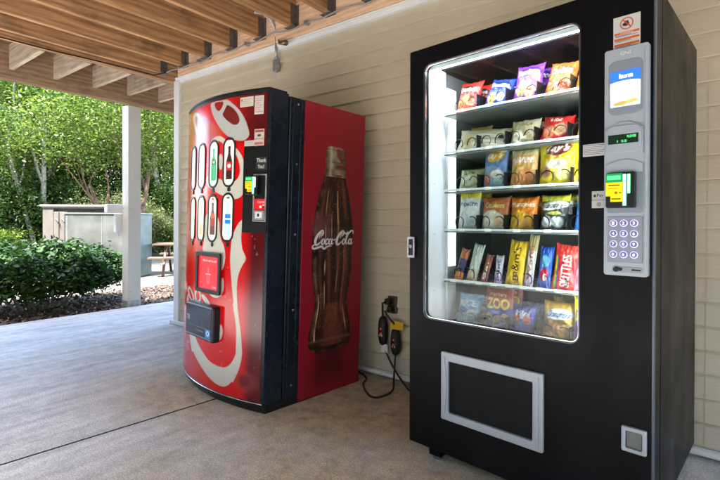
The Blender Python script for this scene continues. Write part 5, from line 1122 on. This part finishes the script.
# trees
crape = limb_tree('flowering_tree', 'brown barked spreading tree rising behind the porch post', 'tree',
    [((0, 0, 0), (-.32, -.05, 1), 2.2, .075), ((.1, .05, 0), (.34, .1, 1), 2.3, .085)],
    [(0, 0, 3.6, 2.3, 1.8, 1.0), (-1.4, .1, 3.2, 1.4, 1.2, .75), (1.5, -.1, 3.4, 1.4, 1.2, .9), (-.2, .3, 4.5, 1.8, 1.5, .8), (.4, .5, 2.7, 1.3, 1.0, .4)], 430, 52, M['leaf'], .046, M['bark_brown'], .17, seed=3)
put(crape, at(128, 11.2, -.05), .3)
oak = limb_tree('woodland_tree', 'pale trunked tree with light leaves at left of the view', 'tree',
    [((0, 0, 0), (.03, 0, 1), 4.2, .12), ((.35, .1, 0), (.06, .05, 1), 4.0, .09)],
    [(0, 0, 4.6, 2.3, 2.0, 1.5), (1.6, .4, 4.0, 1.5, 1.3, .9), (-1.7, 0, 4.2, 1.5, 1.4, 1.0), (.3, .4, 6.3, 2.0, 1.8, 1.4), (1.0, .2, 3.0, .9, .8, .5), (-.9, -.1, 2.9, .9, .8, .5)], 470, 52, M['leaf'], .055, M['bark_pale'], .22, seed=5)
pine = limb_tree('woodland_tree', 'tall mid green tree deep in the woods', 'tree',
    [((0, 0, 0), (-.02, .03, 1), 5.5, .16)],
    [(0, 0, 5.2, 2.4, 2.2, 2.0), (1.5, .3, 7.4, 2.0, 2.0, 1.9), (-1.3, 0, 7.8, 2.0, 2.0, 1.9), (0, .3, 9.6, 1.9, 1.9, 1.5), (-1.2, 0, 3.6, 1.3, 1.2, .8)], 760, 44, M['leaf_mid'], .075, M['bark'], .28, seed=9)
bush = limb_tree('understory_bush', 'leafy bush at the edge of the woods', 'bush',
    [((0, 0, 0), (.3, .1, 1), 1.0, .04), ((.1, 0, 0), (-.4, .1, 1), .9, .035), ((0, .1, 0), (0, -.4, 1), .9, .03)],
    [(0, 0, 1.0, 1.3, 1.1, .9), (.8, .1, 1.5, .9, .8, .7), (-.8, 0, 1.3, .9, .8, .8), (0, 0, 2.0, .9, .8, .6)], 360, 48, M['leaf_mid'], .047, M['bark'], .15, seed=13)
pale = limb_tree('understory_bush', 'pale yellow green bush above the stone enclosure', 'bush',
    [((0, 0, 0), (.3, .1, 1), 1.0, .04), ((.1, 0, 0), (-.4, .1, 1), .9, .035)],
    [(0, 0, 1.0, 1.2, 1.0, .8), (.7, .1, 1.4, .8, .7, .6), (-.7, 0, 1.2, .8, .7, .7)], 280, 46, M['leaf_pale'], .042, M['bark_pale'], .15, seed=17)
put(oak, at(22, 14.5, -.05), .2, 1.); put(pine, at(85, 22, -.05), 0, 1.1); put(bush, at(10, 13.2, -.05), 0, 1.05); put(pale, at(108, 13.5, -.05), 0, .95)
TG = 'trees in the woods behind the porch'; BG = 'bushes along the edge of the woods'
crape['label'] = 'brown barked spreading tree rising behind the porch post'
def cp_(src, px, Y, rz, s, label, g): 
    return dup(src, Matrix.Translation(at(px, Y, -.05)) @ Matrix.Rotation(rz, 4, 'Z') @ Matrix.Scale(s, 4), label, g)
spec = [(oak, 70, 17, 1.3, 1.0, 'pale slender tree standing in the middle of the woods', TG), (oak, -40, 16, 2.2, 1.05, 'pale trunked tree just outside the left edge', TG), (oak, 165, 16.5, 3.4, 1., 'light leaved tree between the post and the house corner', TG),
  (oak, 48, 13.5, 4.1, .85, 'light leaved tree above the stone enclosure', TG),
  (pine, 20, 20, 1.0, 1.05, 'dark tall tree at the back left of the woods', TG), (pine, 130, 20, 2.0, 1., 'dark tall tree at the back behind the porch post', TG), (pine, 172, 22, 3.0, 1.05, 'dark tall tree at the back beside the house corner', TG), (pine, -50, 20, 4., 1., 'dark tall tree beyond the left edge of the view', TG), (pine, 215, 20, 5., 1., 'dark tall tree hidden behind the house corner', TG), (pine, 50, 27, 2.6, 1.2, 'tallest far tree filling the back of the woods', TG), (pine, 110, 27, 5.6, 1.2, 'far tree filling the gap behind the enclosure', TG), (pine, -10, 26, .6, 1.2, 'far tree behind the left pale trunks', TG), (pine, 160, 27, 4.6, 1.2, 'far tree in the gap right of the post', TG),
  (pine, 262, 19, 3.3, 1.1, 'tree hidden behind the house to the left', TG), (pine, 300, 22, 1.2, 1.1, 'tree hidden behind the middle of the house', TG), (oak, 238, 15, .7, 1., 'pale trunked tree hidden just behind the house corner', TG), (pine, -110, 19, .9, 1.1, 'tree far beyond the left edge of the view', TG),
  (bush, 35, 14.5, 1.2, 1.0, 'leafy bush behind the left end of the enclosure', BG), (bush, 62, 15.5, 2.4, 1.15, 'leafy bush behind the enclosure cap', BG), (bush, 95, 15, 3.3, 1.05, 'leafy bush behind the cabinet', BG), (bush, 135, 15.5, 4.2, 1.1, 'leafy bush behind the porch post', BG), (bush, 166, 17, 5., 1.1, 'leafy bush beyond the clipped hedge', BG), (bush, -15, 14, .4, 1.2, 'leafy bush at the left edge of the view', BG), (bush, 80, 19, .9, 1.5, 'large bush in the shade of the far trees', BG), (bush, 20, 18, 2.9, 1.6, 'large bush low behind the pale trunks', BG), (bush, 150, 20, 1.9, 1.5, 'large bush far behind the porch post', BG), (pale, 150, 14.6, 2., .8, 'pale green bush low beside the green cabinet end', BG)]
for s_ in spec: cp_(s_[0], *s_[1:])
# trees on the open side of the porch, seen mirrored in the machine glass and from other viewpoints
WG = 'trees across the parking lot'
k = 0
for x, y, src, s in [(-9, -3, pine, .9), (-12, 1.5, pine, 1.), (-10.5, -7.5, oak, 1.1), (-14, 5, pine, 1.), (-6, -11, pine, 1.), (-1, -13, pine, 1.), (4, -13, oak, 1.1), (9, -12, pine, 1.), (-15, -3, pine, 1.2), (-8.5, 1.2, bush, 1.3), (-8.4, -1.2, bush, 1.4), (-8, -5, bush, 1.4), (-16, -8, pine, 1.2), (-18, 2, pine, 1.2)]:
    k += 1; dup(src, Matrix.Translation((x, y, -.05)) @ Matrix.Rotation(k * 1.3, 4, 'Z') @ Matrix.Scale(s, 4), 'green tree across the parking lot behind the viewer' if src is not bush else 'green bush across the parking lot behind the viewer', WG if src is not bush else 'bushes across the parking lot')

# ================================================================== LIGHT, SKY, CAMERA
sw, sn, el = .22, .93, 60.
sd = WD * sw + ND * sn; az = math.atan2(sd.x, sd.y)
S = Vector((math.sin(az) * math.cos(R(el)), math.cos(az) * math.cos(R(el)), math.sin(R(el))))
li = bpy.data.lights.new('sun', 'SUN'); li.energy = 2.0; li.angle = R(.6); li.color = (1., .955, .88)
so = bpy.data.objects.new('sun', li); COL.objects.link(so); so.rotation_euler = S.to_track_quat('Z', 'Y').to_euler(); so.location = (0, 0, 12)
w = bpy.data.worlds.new('World'); sc.world = w; w.use_nodes = True; nt = w.node_tree; bg = nt.nodes['Background']
sky = nt.nodes.new('ShaderNodeTexSky'); sky.sky_type = 'NISHITA'; sky.sun_disc = False; sky.sun_elevation = R(el); sky.sun_rotation = az; sky.air_density = 1.; sky.dust_density = 1.5; sky.ozone_density = .8
nt.links.new(sky.outputs[0], bg.inputs[0]); bg.inputs[1].default_value = .15
ca = bpy.data.cameras.new('camera'); co = bpy.data.objects.new('camera', ca); COL.objects.link(co); sc.camera = co
ca.sensor_width = 36; ca.lens = 457 / 720 * 36; ca.shift_y = -14 / 720.; ca.clip_end = 400; ca.clip_start = .05
co.matrix_world = Matrix.Translation((0, 0, CH)) @ Matrix.Rotation(R(90 - .5), 4, 'X') @ Matrix.Rotation(R(.35), 4, 'Z')
sc.render.engine = 'CYCLES'
sc.cycles.max_bounces = 8; sc.cycles.diffuse_bounces = 4; sc.cycles.transparent_max_bounces = 12; sc.cycles.sample_clamp_indirect = 8
sc.view_settings.view_transform = 'Standard'; sc.view_settings.look = 'None'; sc.view_settings.gamma = 1; sc.view_settings.use_curve_mapping = False
sc.view_settings.exposure = 3.7
